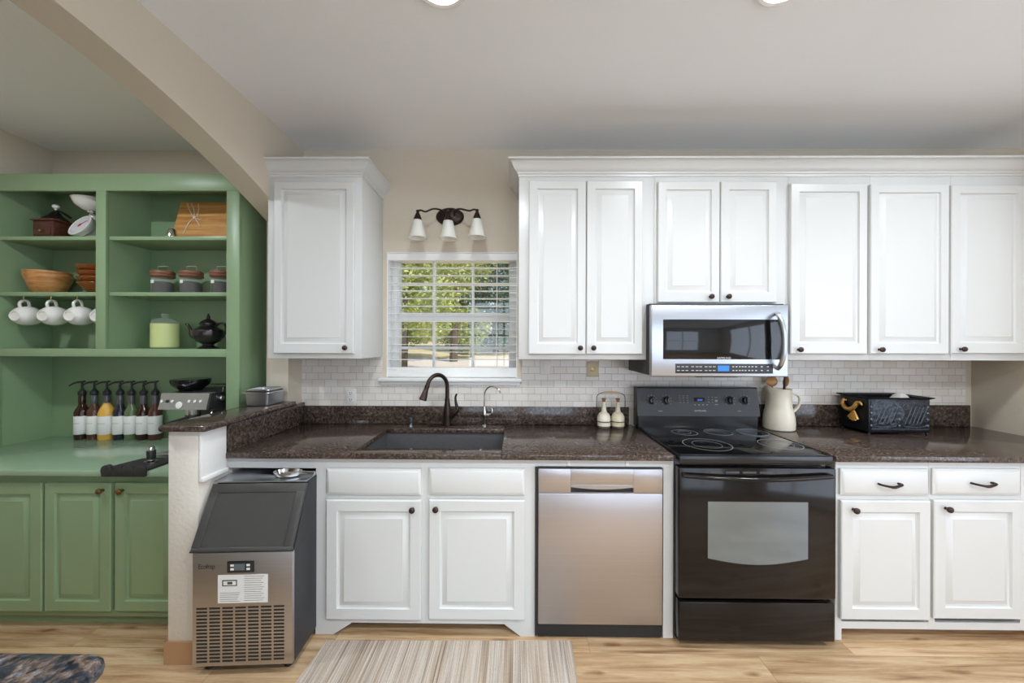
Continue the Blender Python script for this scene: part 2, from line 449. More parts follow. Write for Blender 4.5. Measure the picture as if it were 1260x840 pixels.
b = MB().box(PX0 - .008, PX0, -.808, YA0, 0, .10); b.box(PX0 - .008, PX1 + .008, -.809, -.80, 0, .10)
struct('baseboard_low_wall', b, 'base_tan')
# small casing board fixed along the low wall beside the worktop
b = MB().box(PX1, PX1 + .012, -.80, -.655, wz(590, -.80, 241), 1.02, .003)
b.box(PX1, PX1 + .022, -.80, -.655, wz(590, -.80, 241) - .012, wz(590, -.80, 241) + .006, .003)
struct('trim_1', b, 'trimw')

# tile backsplash round the window
TX0, TX1 = PX1, wx(1186.5, 0)
TZ0, TZ1 = .99, wz(439, 0, 700)
b = MB()
SX0, SX1 = WX0 - .03, WX1 + .03
b.box(TX0, SX0, -.008, 0, TZ0, TZ1); b.box(SX1, TX1, -.008, 0, TZ0, TZ1); b.box(SX0, SX1, -.008, 0, TZ0, WZ0 - .02)
struct('wall_tile', b, 'tile')

# window: sashes, muntins, glass, sill
def window():
    mb = MB()
    y0, y1 = .085, .125
    fw = .055
    mb.box(WX0, WX0 + fw, y0, y1 + .02, WZ0, WZ1, .004); mb.box(WX1 - fw, WX1, y0, y1 + .02, WZ0, WZ1, .004)
    mb.box(WX0 + fw, WX1 - fw, y0, y1 + .02, WZ1 - .045, WZ1, .004); mb.box(WX0 + fw, WX1 - fw, y0, y1 + .02, WZ0, WZ0 + .07, .004)
    zm = wz(390, .10, 555)
    mb.box(WX0 + fw, WX1 - fw, y0 - .006, y1, zm - .028, zm + .028, .004)
    for px in (534, 582):
        x = wx(px, .105); mb.box(x - .008, x + .008, .095, .115, WZ0 + .07, WZ1 - .045)
    for py in (350, 428):
        z = wz(py, .105, 555); mb.box(WX0 + fw, WX1 - fw, .096, .114, z - .009, z + .009)
    mb.box(WX0, WX0 + .006, .001, y0 + .001, WZ0, WZ1); mb.box(WX1 - .006, WX1, .001, y0 + .001, WZ0, WZ1); mb.box(WX0 + .006, WX1 - .006, .001, y0 + .001, WZ1 - .006, WZ1)
    t = obj('window_1', mb, 'trimw'); t['kind'] = 'structure'
    g = MB().box(WX0 + fw, WX1 - fw, .103, .107, WZ0 + .07, WZ1 - .045)
    gm = NT('window_glass'); tr = gm.new('ShaderNodeBsdfTransparent'); gl = gm.new('ShaderNodeBsdfGlossy'); gl.inputs['Roughness'].default_value = .02
    mx = gm.new('ShaderNodeMixShader'); mx.inputs[0].default_value = .05; gm.link(tr.outputs[0], mx.inputs[1]); gm.link(gl.outputs[0], mx.inputs[2])
    gm.link(mx.outputs[0], gm.n['Material Output'].inputs[0])
    obj('pane', g, gm.m, t)
    s = MB().box(WX0 - .04, WX1 + .03, -.045, .09, WZ0 - .006, WZ0 + .016, .004)
    s.box(WX0 - .03, WX1 + .02, -.02, -.002, WZ0 - .03, WZ0 - .006, .003)
    obj('window_sill', s, 'trimw', t)
window()

# added unseen windows behind the camera, panes glowing to light the room
fill_pane = emis('fill_glow_pane', (222, 236, 255), FILL_WIN)
for k, (xa, xb, za, zb) in enumerate([(-1.0, .5, .85, 2.25), (1.0, 2.5, .3, 2.3)]):
    mb = MB()
    for (a0, a1, c0, c1) in ((xa - .08, xa, za - .08, zb + .08), (xb, xb + .08, za - .08, zb + .08), (xa, xb, zb, zb + .08), (xa, xb, za - .08, za), ((xa + xb) / 2 - .02, (xa + xb) / 2 + .02, za, zb), (xa, xb, (za + zb) / 2 - .02, (za + zb) / 2 + .02)):
        mb.box(a0, a1, YF, YF + .04, c0, c1, .004)
    w_ = obj('window_%d' % (k + 2), mb, 'trimw'); w_['kind'] = 'structure'
    obj('pane', MB().box(xa, xb, YF + .005, YF + .012, za, zb), fill_pane, w_)
mb = MB(); ya, yb, za, zb = -4.4, -2.0, .25, 2.35  # added unseen side window, its pane glowing onto arch and ceiling
for (a0, a1, c0, c1) in ((ya - .08, ya, za - .08, zb + .08), (yb, yb + .08, za - .08, zb + .08), (ya, yb, zb, zb + .08), (ya, yb, za - .08, za), ((ya + yb) / 2 - .03, (ya + yb) / 2 + .03, za, zb)):
    mb.box(XR - .04, XR, a0, a1, c0, c1, .004)
w_ = obj('window_4', mb, 'trimw'); w_['kind'] = 'structure'
obj('pane', MB().box(XR - .012, XR - .005, ya, yb, za, zb), fill_pane, w_)
for nm, x, r in (('baseboard_right', XR, -1),):
    struct(nm, MB().box(XR - .014, XR, YF, -.01, 0, .10), 'trimw')

# ================================================================ OUTSIDE
GRD = lambda y: -.30 if y < 3 else (-.30 + (y - 3) * .062 if y < 24 else 1.0 + (y - 24) * .006)
b = MB().prism([(T, -.30), (3, -.30), (24, 1.0), (70, 1.28), (70, -2), (T, -2)], 'x', -40, 30)
struct('ground_outside', b, 'ground')
struct('driveway_outside', MB().prism([(13.0, GRD(13) + .004), (17.0, GRD(17) + .004), (17.0, GRD(17) + .014), (13.0, GRD(13) + .014)], 'x', -14, 6), 'drive')
def tree(name, x, y, h, r, z0, leaf, label, n, lsz, trunk=.16, cone=False, low=.25):
    g0 = GRD(y); t = thing(name, (x, y, g0), label, 'tree', 'trees beyond the window')
    tb = MB().tube([(x, y, g0 - .01), (x + .05, y, g0 + h * .35), (x - .03, y + .03, g0 + h * .8)], [trunk, trunk * .8, trunk * .3], 9, 4)
    obj('trunk', tb, 'bark', t)
    lb = MB(); rnd = random.Random(int(x * 100 + y))
    blobs = [(Vector((rnd.uniform(-.6, .6) * r, rnd.uniform(-.6, .6) * r, rnd.uniform(low * h + .3, h - .3 * r))), rnd.uniform(.35, .6) * r) for _ in range(16)]
    for _ in range(n):
        if cone:
            q = rnd.random() ** 1.3; a = rnd.uniform(0, 2 * PI); rr = r * (1 - q) * (.75 + .3 * rnd.random())
            p = Vector((rr * math.cos(a), rr * math.sin(a), low * h + q * (h - low * h)))
        else:
            c, br = rnd.choice(blobs); d = Vector((rnd.gauss(0, 1), rnd.gauss(0, 1), rnd.gauss(0, 1))).normalized()
            p = c + d * br * (.8 + .3 * rnd.random())
        p += Vector((x, y, g0))
        u = Vector((rnd.gauss(0, 1), rnd.gauss(0, 1), rnd.gauss(0, .6))).normalized(); v = u.cross(Vector((rnd.gauss(0, 1), rnd.gauss(0, 1), rnd.gauss(0, 1)))).normalized()
        s_ = lsz * rnd.uniform(.6, 1.3)
        lb.quad(p - u * s_, p - v * s_ * .5, p + u * s_, p + v * s_ * .5)
    obj('foliage', lb, leaf, t, 0)
tree('leafy_tree', -3.9, 10.5, 6.5, 2.0, 0, 'leaf1', 'broad sunlit yellow-green tree at the left beyond the window', 14000, .075, .12, low=.17)
tree('leafy_tree', -2.95, 15.2, 8.0, 1.9, 0, 'leaf1', 'sunlit tree with a pale trunk in the middle beyond the window', 11000, .085, .20, low=.16)
tree('conifer_tree', -1.2, 20, 8.0, 2.2, 0, 'leaf2', 'dark green conifer at the right beyond the window', 11000, .11, .2, True, .05)
tree('conifer_tree', .9, 26, 9.5, 2.8, 0, 'leaf2', 'blue-green conifer furthest to the right', 9000, .14, .2, True, .05)
tree('leafy_tree', -8.2, 22, 8.0, 3.0, 0, 'leaf3', 'wide mid-green tree furthest to the left', 10000, .13, .2, low=.10)
tree('leafy_tree', -4.6, 27, 8.5, 3.2, 0, 'leaf3', 'distant green tree closing the view', 10000, .15, .2, low=.06)
tree('leafy_bush', -2.35, 16.9, 1.5, .75, 0, 'leaf1', 'small yellow-green bush standing on the dry lawn', 1500, .05, .04, low=.1)

# ================================================================ UPPER CABINETS
UY = -.33     # face of the boxes
DY = -.35     # face of their doors
def knob(x, z, yf, par, mat='knob', r=.0145):
    mb = MB().lathe([(.007, 0), (.006, .010), (r * .75, .013), (r, .019), (r * .96, .024), (r * .6, .029), (.0005, .031)], (x, yf, z), 18, (0, -1, 0))
    return obj('knob', mb, mat, par)
def raised(mb, x0, x1, z0, z1, F, B, fw, bot=0):
    return mb.rects(x0, x1, z0, z1, [(0, B), (0, F + .004), (.004, F), (fw, F), (fw + .004, F + .008), (fw + .011, F + .011), (fw + .034, F + .002), (fw + .036, F + .0005)], True, bot)
def slab(mb, x0, x1, z0, z1, F, B):
    return mb.rects(x0, x1, z0, z1, [(0, B), (0, F + .009), (.004, F + .007), (.013, F + .001), (.016, F)])
def updoor(par, p0, p1, q0, q1, kp, mat='white', fw=.045):
    a = at(p0, q0, DY); c = at(p1, q1, DY)
    d = obj('door', raised(MB(), a.x, c.x, c.z, a.z, DY, UY - .001, fw, .012), mat, par)
    if kp: k = at(kp[0], kp[1], DY - .02); knob(k.x, k.z, DY, d)
    return d
def crown(mb, x0, x1, yf, z0, z1, ends=(True, True)):
    """cornice profile swept round the box front; flares outward by .06"""
    prof = [(0, z0), (.004, z0), (.004, z0 + .012), (.010, z0 + .016), (.010, z0 + .024), (.020, z0 + .030), (.030, z0 + .042), (.042, z1 - .020), (.054, z1 - .012), (.060, z1 - .010), (.060, z1)]
    rings = []
    for d, z in prof:
        e0 = d if ends[0] else 0; e1 = d if ends[1] else 0
        rings.append([(x0 - e0, 0, z), (x0 - e0, yf - d, z), (x1 + e1, yf - d, z), (x1 + e1, 0, z)])
    return mb.loft(rings)
UZ0 = wz(441, UY, 400); UZC = 2.345; UZT = wz(192.7, UY - .06, 400)
# left cabinet
cx0, cx1 = wx(329.3, UY), wx(445, UY)
t = thing('wall_cabinet', ((cx0 + cx1) / 2, -.16, UZ0), 'white single-door wall cabinet with crown moulding left of the window', 'cabinet')
obj('cabinet_body', MB().box(cx0, cx1, UY, 0, UZ0, UZC + .02, .002), 'white', t)
updoor(t, 336.7, 435, 223, 435, (424, 427.7), fw=.042)
obj('crown_moulding', crown(MB(), cx0, cx1, UY, UZC, UZT), 'white', t)
# right run
rx = [wx(638, UY), wx(804.5, UY), wx(969.5, UY), wx(1070, UY), wx(1169.6, UY), 2.88]
UZR = wz(442.3, UY, 900)
UZM = wz(374.5, UY, 885)
def unit(x0, x1, z0, doors, label):
    t = thing('wall_cabinet', ((x0 + x1) / 2, -.16, z0), label, 'cabinet', 'wall cabinets right of the window')
    obj('cabinet_body', MB().box(x0 + .0004, x1 - .0004, UY, 0, z0, UZC + .02, .0015), 'white', t)
    for d in doors: updoor(t, *d)
unit(rx[0], rx[1], UZ0, [(651, 720.6, 222, 435.7, (714.3, 428)), (722.4, 790.7, 222, 435.7, (730.7, 428))], 'tall white two-door wall cabinet beside the window, left of the microwave')
unit(rx[1], rx[2], UZM, [(810, 885.6, 223, 372, (876, 364.5)), (887.4, 956, 223, 372, (897.3, 364.5))], 'short white two-door wall cabinet directly above the microwave')
unit(rx[2], rx[3], UZR, [(973.5, 1067.5, 225.5, 435.5, (985.5, 430))], 'white single-door wall cabinet just right of the microwave')
unit(rx[3], rx[4], UZR, [(1072, 1168, 226.5, 435.5, (1086, 430))], 'white single-door wall cabinet above the black tin box')
unit(rx[4], rx[5], UZR, [(1171.5, 1263, 227.5, 435, (1187, 429.5))], 'white single-door wall cabinet at the right end of the row')
tag(obj('crown_moulding', crown(MB(), rx[0], rx[5], UY, UZC + .0205 - .02, UZT), 'white'), 'long white crown moulding along the top of the right-hand wall cabinets', 'moulding')

# ================================================================ BASE CABINETS
BY, BD = -.63, -.65
CZ1 = .885; CZ0 = CZ1 - .028
def bdoor(par, p0, p1, q0, q1, kp, fw=.052, Y=BD, mat='white', km='knob'):
    a = at(p0, q0, Y); c = at(p1, q1, Y)
    d = obj('door', raised(MB(), a.x, c.x, c.z, a.z, Y, Y + .019, fw), mat, par)
    if kp: k = at(kp[0], kp[1], Y - .02); knob(k.x, k.z, Y, d, km)
    return d
def drawer(par, p0, p1, q0, q1, h=None, nm='drawer'):
    a = at(p0, q0, BD); c = at(p1, q1, BD)
    d = obj(nm, slab(MB(), a.x, c.x, c.z, a.z, BD, BD + .019), 'white', par)
    if h:
        l = at(h[0], h[2], BD); r = at(h[1], h[2], BD); z = l.z; x0, x1 = l.x, r.x
        mb = MB().tube([(x0 + .004, BD + .002, z), (x0 + .002, BD - .018, z + .001), (x0 + .03, BD - .026, z - .004), ((x0 + x1) / 2, BD - .028, z - .006), (x1 - .03, BD - .026, z - .003), (x1 - .002, BD - .018, z + .002), (x1 - .004, BD + .002, z + .002)], [.005, .005, .0055, .007, .0065, .0055, .005], 10, 5)
        obj('handle', mb, 'bronze', d)
sx0, sx1 = wx(389.3, BY), wx(659, BY)
dx1 = wx(815.8, BY); fx1 = wx(829, BY)
zr = wz(766.5, BY, 520)
t = thing('sink_cabinet', ((sx0 + sx1) / 2, -.32, 0), 'white two-door sink base cabinet on bracket feet under the granite worktop', 'cabinet')
b = MB()
b.box(sx0, sx0 + .018, BY + .02, -.01, 0, .84); b.box(sx1 - .018, sx1, BY + .02, -.01, 0, .84)
b.box(sx0 + .018, sx1 - .018, BY + .02, -.01, zr, zr + .018)
obj('cabinet_body', b, 'white', t)
b = MB()   # face frame with shaped feet
fz = wz(576, BY, 520)
b.box(sx0, wx(402, BY), BY, BY + .02, zr, CZ0); b.box(wx(644.5, BY), sx1, BY, BY + .02, zr, CZ0)
b.box(wx(516, BY), wx(529, BY), BY - .0008, BY + .019, zr + .001, CZ0 - .001)
b.box(wx(402, BY), wx(644.5, BY), BY, BY + .02, zr, zr + .035); b.box(wx(402, BY), wx(644.5, BY), BY, BY + .02, wz(618, BY, 520), wz(607, BY, 520)); b.box(wx(402, BY), wx(644.5, BY), BY, BY + .02, fz - .01, CZ0)
obj('face_frame', b, 'white', t)
l0, l1, l2 = sx0, wx(411, BY), wx(433, BY); r0, r1, r2 = sx1, wx(641.5, BY), wx(622.5, BY)
obj('foot', MB().prism([(l0, 0), (l1, 0), (l2, zr - .004), (l2, zr), (l0, zr)], 'y', BY, BY + .07), 'white', t)
obj('foot', MB().prism([(r0, 0), (r0, zr), (r2, zr), (r2, zr - .004), (r1, 0)], 'y', BY, BY + .07), 'white', t)
drawer(t, 401, 517.7, 576.7, 610, nm='drawer_front'); drawer(t, 527.7, 645.7, 576.7, 610, nm='drawer_front')
bdoor(t, 401, 517.7, 615, 763.3, (506.7, 628)); bdoor(t, 527.7, 645.7, 615, 763.3, (535.7, 627.3))
obj('kick_board', MB().box(sx0 + .02, sx1 - .02, BY + .19, BY + .205, 0, zr + .01), 'base_tan', t)
# apron above the ice maker and the dishwasher, filler panel beside the range
b = MB().box(PX1 + .001, sx0, BY, BY + .02, wz(575.5, BY, 330), CZ0)
tag(obj('worktop_apron', b, 'white'), 'narrow white rail under the worktop over the ice maker', 'rail')
tag(obj('worktop_apron', MB().box(sx1, fx1, BY, BY + .02, wz(575, BY, 740), CZ0), 'white'), 'narrow white rail under the worktop over the dishwasher', 'rail')
b = MB().box(wx(816.8, BY), fx1, BY, -.02, 0, wz(575, BY, 740) - .0005)
tag(obj('filler_panel', b, 'white'), 'narrow white panel between the dishwasher and the black range', 'panel')
# clips of the dishwasher rail
# right base cabinet
q0 = wx(1028.5, BY); q1 = XS - .004
t = thing('base_cabinet', ((q0 + q1) / 2, -.32, 0), 'white base cabinet with two drawers over two doors right of the black range', 'cabinet')
b = MB(); b.box(q0, q0 + .018, BY + .02, -.01, 0, .84); b.box(q1 - .018, q1, BY + .02, -.01, 0, .84); b.box(q0 + .018, q1 - .018, BY + .02, -.01, zr, zr + .018)
obj('cabinet_body', b, 'white', t)
b = MB(); B2 = BY + .02
b.box(q0, wx(1036.5, BY), BY, B2, 0, CZ0); b.box(wx(1143, BY), wx(1151, BY), BY - .0008, B2 - .001, zr, CZ0 - .001); b.box(wx(1256, BY), q1, BY - .0008, B2 - .001, zr, CZ0 - .001)
b.box(wx(1036.5, BY), q1, BY, B2, zr - .004, zr + .03); b.box(wx(1036.5, BY), q1, BY, B2, wz(618, BY, 1100), wz(607, BY, 1100)); b.box(wx(1036.5, BY), q1, BY, B2, wz(579, BY, 1100), CZ0)
obj('face_frame', b, 'white', t)
drawer(t, 1036, 1144.8, 577.2, 610.3, (1080, 1106, 595)); drawer(t, 1150, 1258.5, 577, 610, (1194, 1220.5, 594))
bdoor(t, 1035.5, 1145.5, 616, 763.5, (1054.3, 628.6)); bdoor(t, 1150, 1259.5, 615.5, 762.5, (1169.3, 627.2))
obj('kick_board', MB().box(q0 + .04, q1, BY + .075, BY + .09, 0, zr), 'base_tan', t)

# ================================================================ WORKTOPS
skx0, skx1, sky0, sky1 = -.785, -.067, -.567, -.152
CYF = -.66
t = thing('granite_worktop', (-.3, -.33, CZ0), 'brown granite worktop with the sink, between low wall and range', 'worktop')
b = MB()
e = .0
gx0, gx1 = PX1 + .001, wx(830.5, CYF)
b.box(gx0, skx0, CYF, -.001, CZ0, CZ1, .004); b.box(skx1, gx1, CYF, -.001, CZ0, CZ1, .004)
b.box(skx0, skx1, CYF, sky0, CZ0, CZ1, .004); b.box(skx0, skx1, sky1, -.001, CZ0, CZ1, .004)
obj('slab', b, 'granite', t)
BS1 = wz(500, -.02, 600)
obj('upstand', MB().box(PX1 + .021, gx1 - .02, -.021, -.0085, CZ1, BS1, .002), 'granite', t)
obj('side_upstand', MB().box(PX1 + .001, PX1 + .020, CYF + .012, -.001, CZ1, 1.021, .002), 'granite', t)
gx2 = wx(1010, CYF) - .02
gx2 = wx(1029.5, CYF)
t = thing('granite_worktop', (2.2, -.33, CZ0), 'brown granite worktop under the tin box, right of the range', 'worktop')
obj('slab', MB().box(gx2, XS - .002, CYF, -.001, CZ0, CZ1, .004), 'granite', t)
obj('upstand', MB().box(gx2, wx(1194.5, -.02), -.021, -.0085, CZ1, wz(498.5, -.02, 1190), .002), 'granite', t)
# bar ledge on the low wall
b = MB()
lz1 = 1.052; lz0 = 1.023
b.box(-1.549, -1.340, -.832, YA0 - .001, lz0, lz1, .011, 4)
tag(obj('granite_ledge', b, 'granite'), 'raised brown granite bar ledge capping the low wall', 'ledge')

# sink
t = thing('kitchen_sink', ((skx0 + skx1) / 2, (sky0 + sky1) / 2, CZ0 - .2), 'dark composite double-bowl undermount sink', 'sink')
b = MB()
w = .012; zb = CZ0 - .20; xm = (skx0 + skx1) / 2 + .03
X0, X1, Y0, Y1 = skx0 - .008, skx1 + .008, sky0 - .008, sky1 + .008
b.box(X0 - w, X0, Y0 - w, Y1 + w, zb, CZ0 - .001); b.box(X1, X1 + w, Y0 - w, Y1 + w, zb, CZ0 - .001)
b.box(X0, X1, Y0 - w, Y0, zb, CZ0 - .001); b.box(X0, X1, Y1, Y1 + w, zb, CZ0 - .001)
b.box(X0, X1, Y0, Y1, zb - w, zb)
obj('basin', b, 'sink', t)
obj('divider', MB().box(xm - .012, xm + .012, Y0 + .001, Y1 - .001, zb, zb + .11, .008), 'sink', t)
for x in ((X0 + xm) / 2, (X1 + xm) / 2):
    obj('drain', MB().lathe([(.045, 0), (.045, .003), (.036, .004), (.030, .001), (0, .001)], (x, (Y0 + Y1) / 2, zb), 24), 'chrome', t)

# bronze faucet
fx = wx(550.5, -.08, 500); fy = -.085
t = thing('kitchen_faucet', (fx, fy, CZ1), 'oil-rubbed bronze pull-down faucet behind the sink', 'faucet')
obj('deck_plate', MB().box(fx - .118, fx + .118, fy - .028, fy + .028, CZ1, CZ1 + .006, .003), 'bronze', t)
z = lambda py: wz(py, fy, 550)
obj('faucet_body', MB().lathe([(.027, CZ1 + .006), (.027, CZ1 + .014), (.024, CZ1 + .03), (.026, CZ1 + .07), (.022, CZ1 + .11), (.016, z(494)), (.015, z(490))], (fx, fy, 0), 20), 'bronze', t)
dn = Vector((-.72, -.69, 0)).normalized()
R = .072
pts = [(fx, fy, z(492)), (fx, fy, z(478))]
zc = z(476)
for k in range(0, 11):
    a = PI * k / 10 * .92
    p = Vector((fx, fy, zc)) + dn * (R - R * math.cos(a)) + Vector((0, 0, R * 1.12 * math.sin(a))); pts.append(tuple(p))
obj('neck', MB().tube(pts, .0125, 14, 2), 'bronze', t)
p = Vector(pts[-1]); d2 = (p - Vector(pts[-2])).normalized()
obj('spray_head', MB().lathe([(.0135, 0), (.0155, .004), (.0135, .012), (.015, .03), (.0215, .075), (.023, .088), (.020, .092), (.012, .09)], p, 18, d2), 'bronze', t)
hx = wx(562, fy, 500)
obj('handle', MB().tube([(fx + .018, fy - .004, CZ1 + .06), (fx + .045, fy - .008, CZ1 + .085), (hx + .004, fy - .008, z(503)), (hx - .004, fy - .01, z(495)), (hx - .006, fy - .012, z(488)), (hx + .002, fy - .016, z(484))], [.019, .017, .013, .008, .0065, .006], 12, 4), 'bronze', t)
# filtered-water tap
fx2 = wx(596, -.09, 520); fy2 = -.085
t = thing('filter_tap', (fx2, fy2, CZ1), 'slim chrome gooseneck water tap right of the bronze faucet', 'tap')
obj('tap_base', MB().lathe([(.017, CZ1), (.017, CZ1 + .006), (.011, CZ1 + .012), (.009, CZ1 + .04), (.012, CZ1 + .06), (.012, CZ1 + .095), (.008, CZ1 + .11), (.0065, CZ1 + .125)], (fx2, fy2, 0), 18), 'chrome', t)
pts = [(fx2, fy2, CZ1 + .12), (fx2, fy2, z(486))]
dn2 = Vector((.80, -.6, 0)).normalized(); R2 = .068
for k in range(0, 10):
    a = PI * k / 9 * .86
    q = Vector((fx2, fy2, z(486))) + dn2 * (R2 - R2 * math.cos(a)) + Vector((0, 0, R2 * .9 * math.sin(a))); pts.append(tuple(q))
obj('spout', MB().tube(pts, .0048, 10, 2), 'chrome', t)
obj('lever', MB().tube([(fx2 + .008, fy2, CZ1 + .075), (fx2 + .036, fy2 - .004, CZ1 + .076), (fx2 + .050, fy2 - .006, CZ1 + .092), (fx2 + .046, fy2 - .006, CZ1 + .118)], [.010, .009, .005, .004], 10, 2), 'chrome', t)
# sink stopper cap / air gap
ax = wx(505.5, -.085, 520)
t = thing('soap_dispenser', (ax, -.085, CZ1), 'small black capped air gap on the sink deck left of the faucet', 'air gap')
obj('collar', MB().lathe([(.018, CZ1), (.018, CZ1 + .008), (.012, CZ1 + .011), (.012, CZ1 + .02)], (ax, -.085, 0), 18), 'chrome', t)
obj('cap', MB().lathe([(.011, CZ1 + .018), (.017, CZ1 + .022), (.018, CZ1 + .05), (.015, CZ1 + .056), (0, CZ1 + .057)], (ax, -.085, 0), 18), 'black_plastic', t)

# ================================================================ DISHWASHER
t = thing('dishwasher', (wx(738, BY), -.33, 0), 'stainless steel dishwasher left of the range', 'dishwasher')
DWF = -.652
a = at(662.5, 576.5, DWF); c = at(815.2, 769.5, DWF); sm = at(740, 606.7, DWF)
obj('tub', MB().box(sx1 + .004, wx(816.5, BY) - .003, DWF + .03, -.04, .02, a.z), 'seal', t)
b = MB().box(a.x, c.x, DWF, DWF + .028, c.z, sm.z - .0008, .004)
obj('door', b, 'steel_v', t)
hx0, hx1 = wx(703, DWF), wx(780, DWF); hz0, hz1 = wz(605.5, DWF, 740), wz(597.5, DWF, 740)
b = MB().box(a.x, hx0, DWF, DWF + .028, sm.z, a.z, .003).box(hx1, c.x, DWF, DWF + .028, sm.z, a.z, .003)
b.box(hx0 - .001, hx1 + .001, DWF, DWF + .028, hz1, a.z, .003); b.box(hx0 - .001, hx1 + .001, DWF, DWF + .028, sm.z, hz0 - .001, .0005)
obj('control_panel', b, 'steel_v', t)
n = 16
b = MB().box(hx0, hx1, DWF + .02, DWF + .027, hz0 - .002, hz1 + .002)
obj('pocket_handle', b, 'dark_side', t)
b = MB()
ring0, ring1 = [], []
for k in range(n + 1):
    u = k / n; xx = hx0 + (hx1 - hx0) * u; bow = math.sin(PI * u) * .010
    ring0.append((xx, hz1 + .001)); ring1.append((xx, hz1 - .006 - bow))
b.prism(ring0 + ring1[::-1], 'y', DWF - .004, DWF + .012)
obj('handle', b, 'steel', t)
obj('kick_board', MB().box(a.x, wx(811.7, DWF + .05), DWF + .02, DWF + .035, .004, c.z - .002), 'seal', t)
obj('gasket', MB().box(sx1 + .001, a.x - .0005, DWF + .008, DWF + .03, .02, a.z + .004).box(a.x, c.x, DWF + .008, DWF + .03, a.z, a.z + .005), 'seal', t)
for px in (700, 772):
    x = wx(px, BY); obj('bracket', MB().box(x - .008, x + .008, BY - .004, BY, wz(573, BY, 740), wz(567, BY, 740), .001), 'plastic_w', t)

# ================================================================ RANGE
t = thing('kitchen_range', (1.16, -.35, 0), 'black freestanding electric range with glass cooktop', 'range')
RY = -.685
rx0, rx1 = wx(834.5, RY), wx(1027.6, RY)
cz = .892
obj('side_panels', MB().box(rx0 + .004, rx1 - .004, RY + .045, -.03, .02, cz - .012, .003), 'range_black', t)
# cooktop: glass with frame
b = MB().box(rx0 + .008, rx1 - .004, RY, -.115, cz - .040, cz - .001, .006)
obj('cooktop_frame', b, 'range_black', t)
ct = obj('cooktop', MB().box(rx0 + .018, rx1 - .014, RY + .014, -.12, cz - .002, cz + .002, .001), 'black_gloss', t)
M['burner'] = pm('grey_burner_ring', (120, 122, 126), .3, 0, .05)
def ring(mb, c, r0, r1, z):
    n = 48
    mb.loft([[(c[0] + r * math.cos(2 * PI * k / n), c[1] + r * math.sin(2 * PI * k / n), zz) for k in range(n)] for r, zz in ((r0, z), (r0, z + .0006), (r1, z + .0006), (r1, z))], False, False)
for (px, py, r, inner) in ((813 + 1, 533, .075, ()), (873, 532.5, .062, ()), (864, 550, .115, (.07,)), (929, 545, .075, ()), (918, 533, .075, ()), (958, 556, .095, ())):
    p = atZ(px, py, cz)
for (p, r, inner) in (((.985, -.245), .070, (.035,)), ((1.185, -.235), .075, ()), ((.985, -.50), .115, (.070,)), ((1.385, -.235), .082, ()), ((1.365, -.49), .098, (.06,))):
    b = MB(); ring(b, p, r - .0025, r + .0015, cz + .002)
    for q in inner: ring(b, p, q - .001, q + .001, cz + .002)
    obj('burner_ring', b, 'burner', t)
# backguard
g0, g1 = wx(783, -.10), wx(931.5, -.10)
zt, zmid, zlo = wz(476.5, -.09, 850), wz(511, -.11, 850), wz(526, -.12, 850)
obj('backguard', MB().prism([(-.095, zt), (-.03, zt), (-.03, cz), (-.125, cz), (-.125, zmid - .002), (-.118, zmid)], 'x', g0 + .006, g1 - .010), 'range_black', t)
def gy(z): return -.128 + (z - zmid) / (zt - zmid) * .028 - .001   # slanted fascia
obj('control_panel', MB().prism([(gy(zmid) - .003, zmid), (gy(zt) - .003, zt - .004), (gy(zt) + .004, zt + .002), (gy(zt) + .02, zt + .002), (gy(zmid) + .02, zmid)], 'x', g0, g1), 'black_plastic', t)
nrm = Vector((0, -(zt - zmid), .028)).normalized()
slope = math.degrees(math.atan2(zt - zmid, -.028 * -1))
def gp(px, py):
    z_ = wz(py, -.118, px); return Vector((wx(px, -.12, py), gy(z_) - .003, z_))
for px, py in ((802, 492.5), (820, 492.5), (898.5, 492.5), (916.5, 492.5)):
    p = gp(px, py)
    k = obj('control_knob', MB().lathe([(.026, 0), (.026, .004), (.020, .006), (.019, .022), (.017, .026), (0, .027)], p, 24, nrm), 'black_plastic', t)
    n0 = MB(); mk = n0.mark(); n0.box(-.004, .004, -.019, .019, .024, .036, .002)
    n0.xf(mk, Matrix.Translation(p) @ nrm.to_track_quat('Z', 'Y').to_matrix().to_4x4()); obj('grip', n0, 'range_black', k)
    b = MB()
    for kk in range(9):
        a_ = math.radians(-130 + kk * 32.5); u = Vector((math.sin(a_), 0, math.cos(a_))); v = nrm.cross(Vector((1, 0, 0)))
        c_ = p + Vector((1, 0, 0)) * math.sin(a_) * .032 + Vector((0, nrm.z, -nrm.y)).normalized() * math.cos(a_) * .032
        b.box(c_.x - .0022, c_.x + .0022, c_.y - .0012, c_.y + .001, c_.z - .0018, c_.z + .0018)
    obj('dial_marks', b, 'ink_l', t)
def marks(par, rows, Ypt, name='panel_marks', mat='ink_w'):
    b = MB()
    for px, py, w_, h_ in rows:
        p = Ypt(px, py); b.box(p.x - w_ / 2, p.x + w_ / 2, p.y - .0012, p.y + .0008, p.z - h_ / 2, p.z + h_ / 2)
    return obj(name, b, mat, par)
rw = []
for r_ in range(4):
    for c_ in range(3): rw.append((837 + c_ * 4.6, 487 + r_ * 2.6, .012, .003))
for r_ in range(3):
    for c_ in range(2): rw.append((872.5 + c_ * 4.5, 488.5 + r_ * 3, .006, .004))
rw += [(881.5, 489, .016, .003), (881.5, 493, .016, .012), (881.5, 497.5, .02, .003)]
rw += [(855 + k * 5, 497.8, .010, .004) for k in range(4)] + [(812, 505.3, .026, .003), (909, 505.3, .022, .003)]
marks(t, rw, gp, mat='ink_l')
p = gp(861, 492); obj('display', MB().box(p.x - .032, p.x + .032, p.y - .001, p.y + .002, p.z - .015, p.z + .015), 'black_gloss', t)
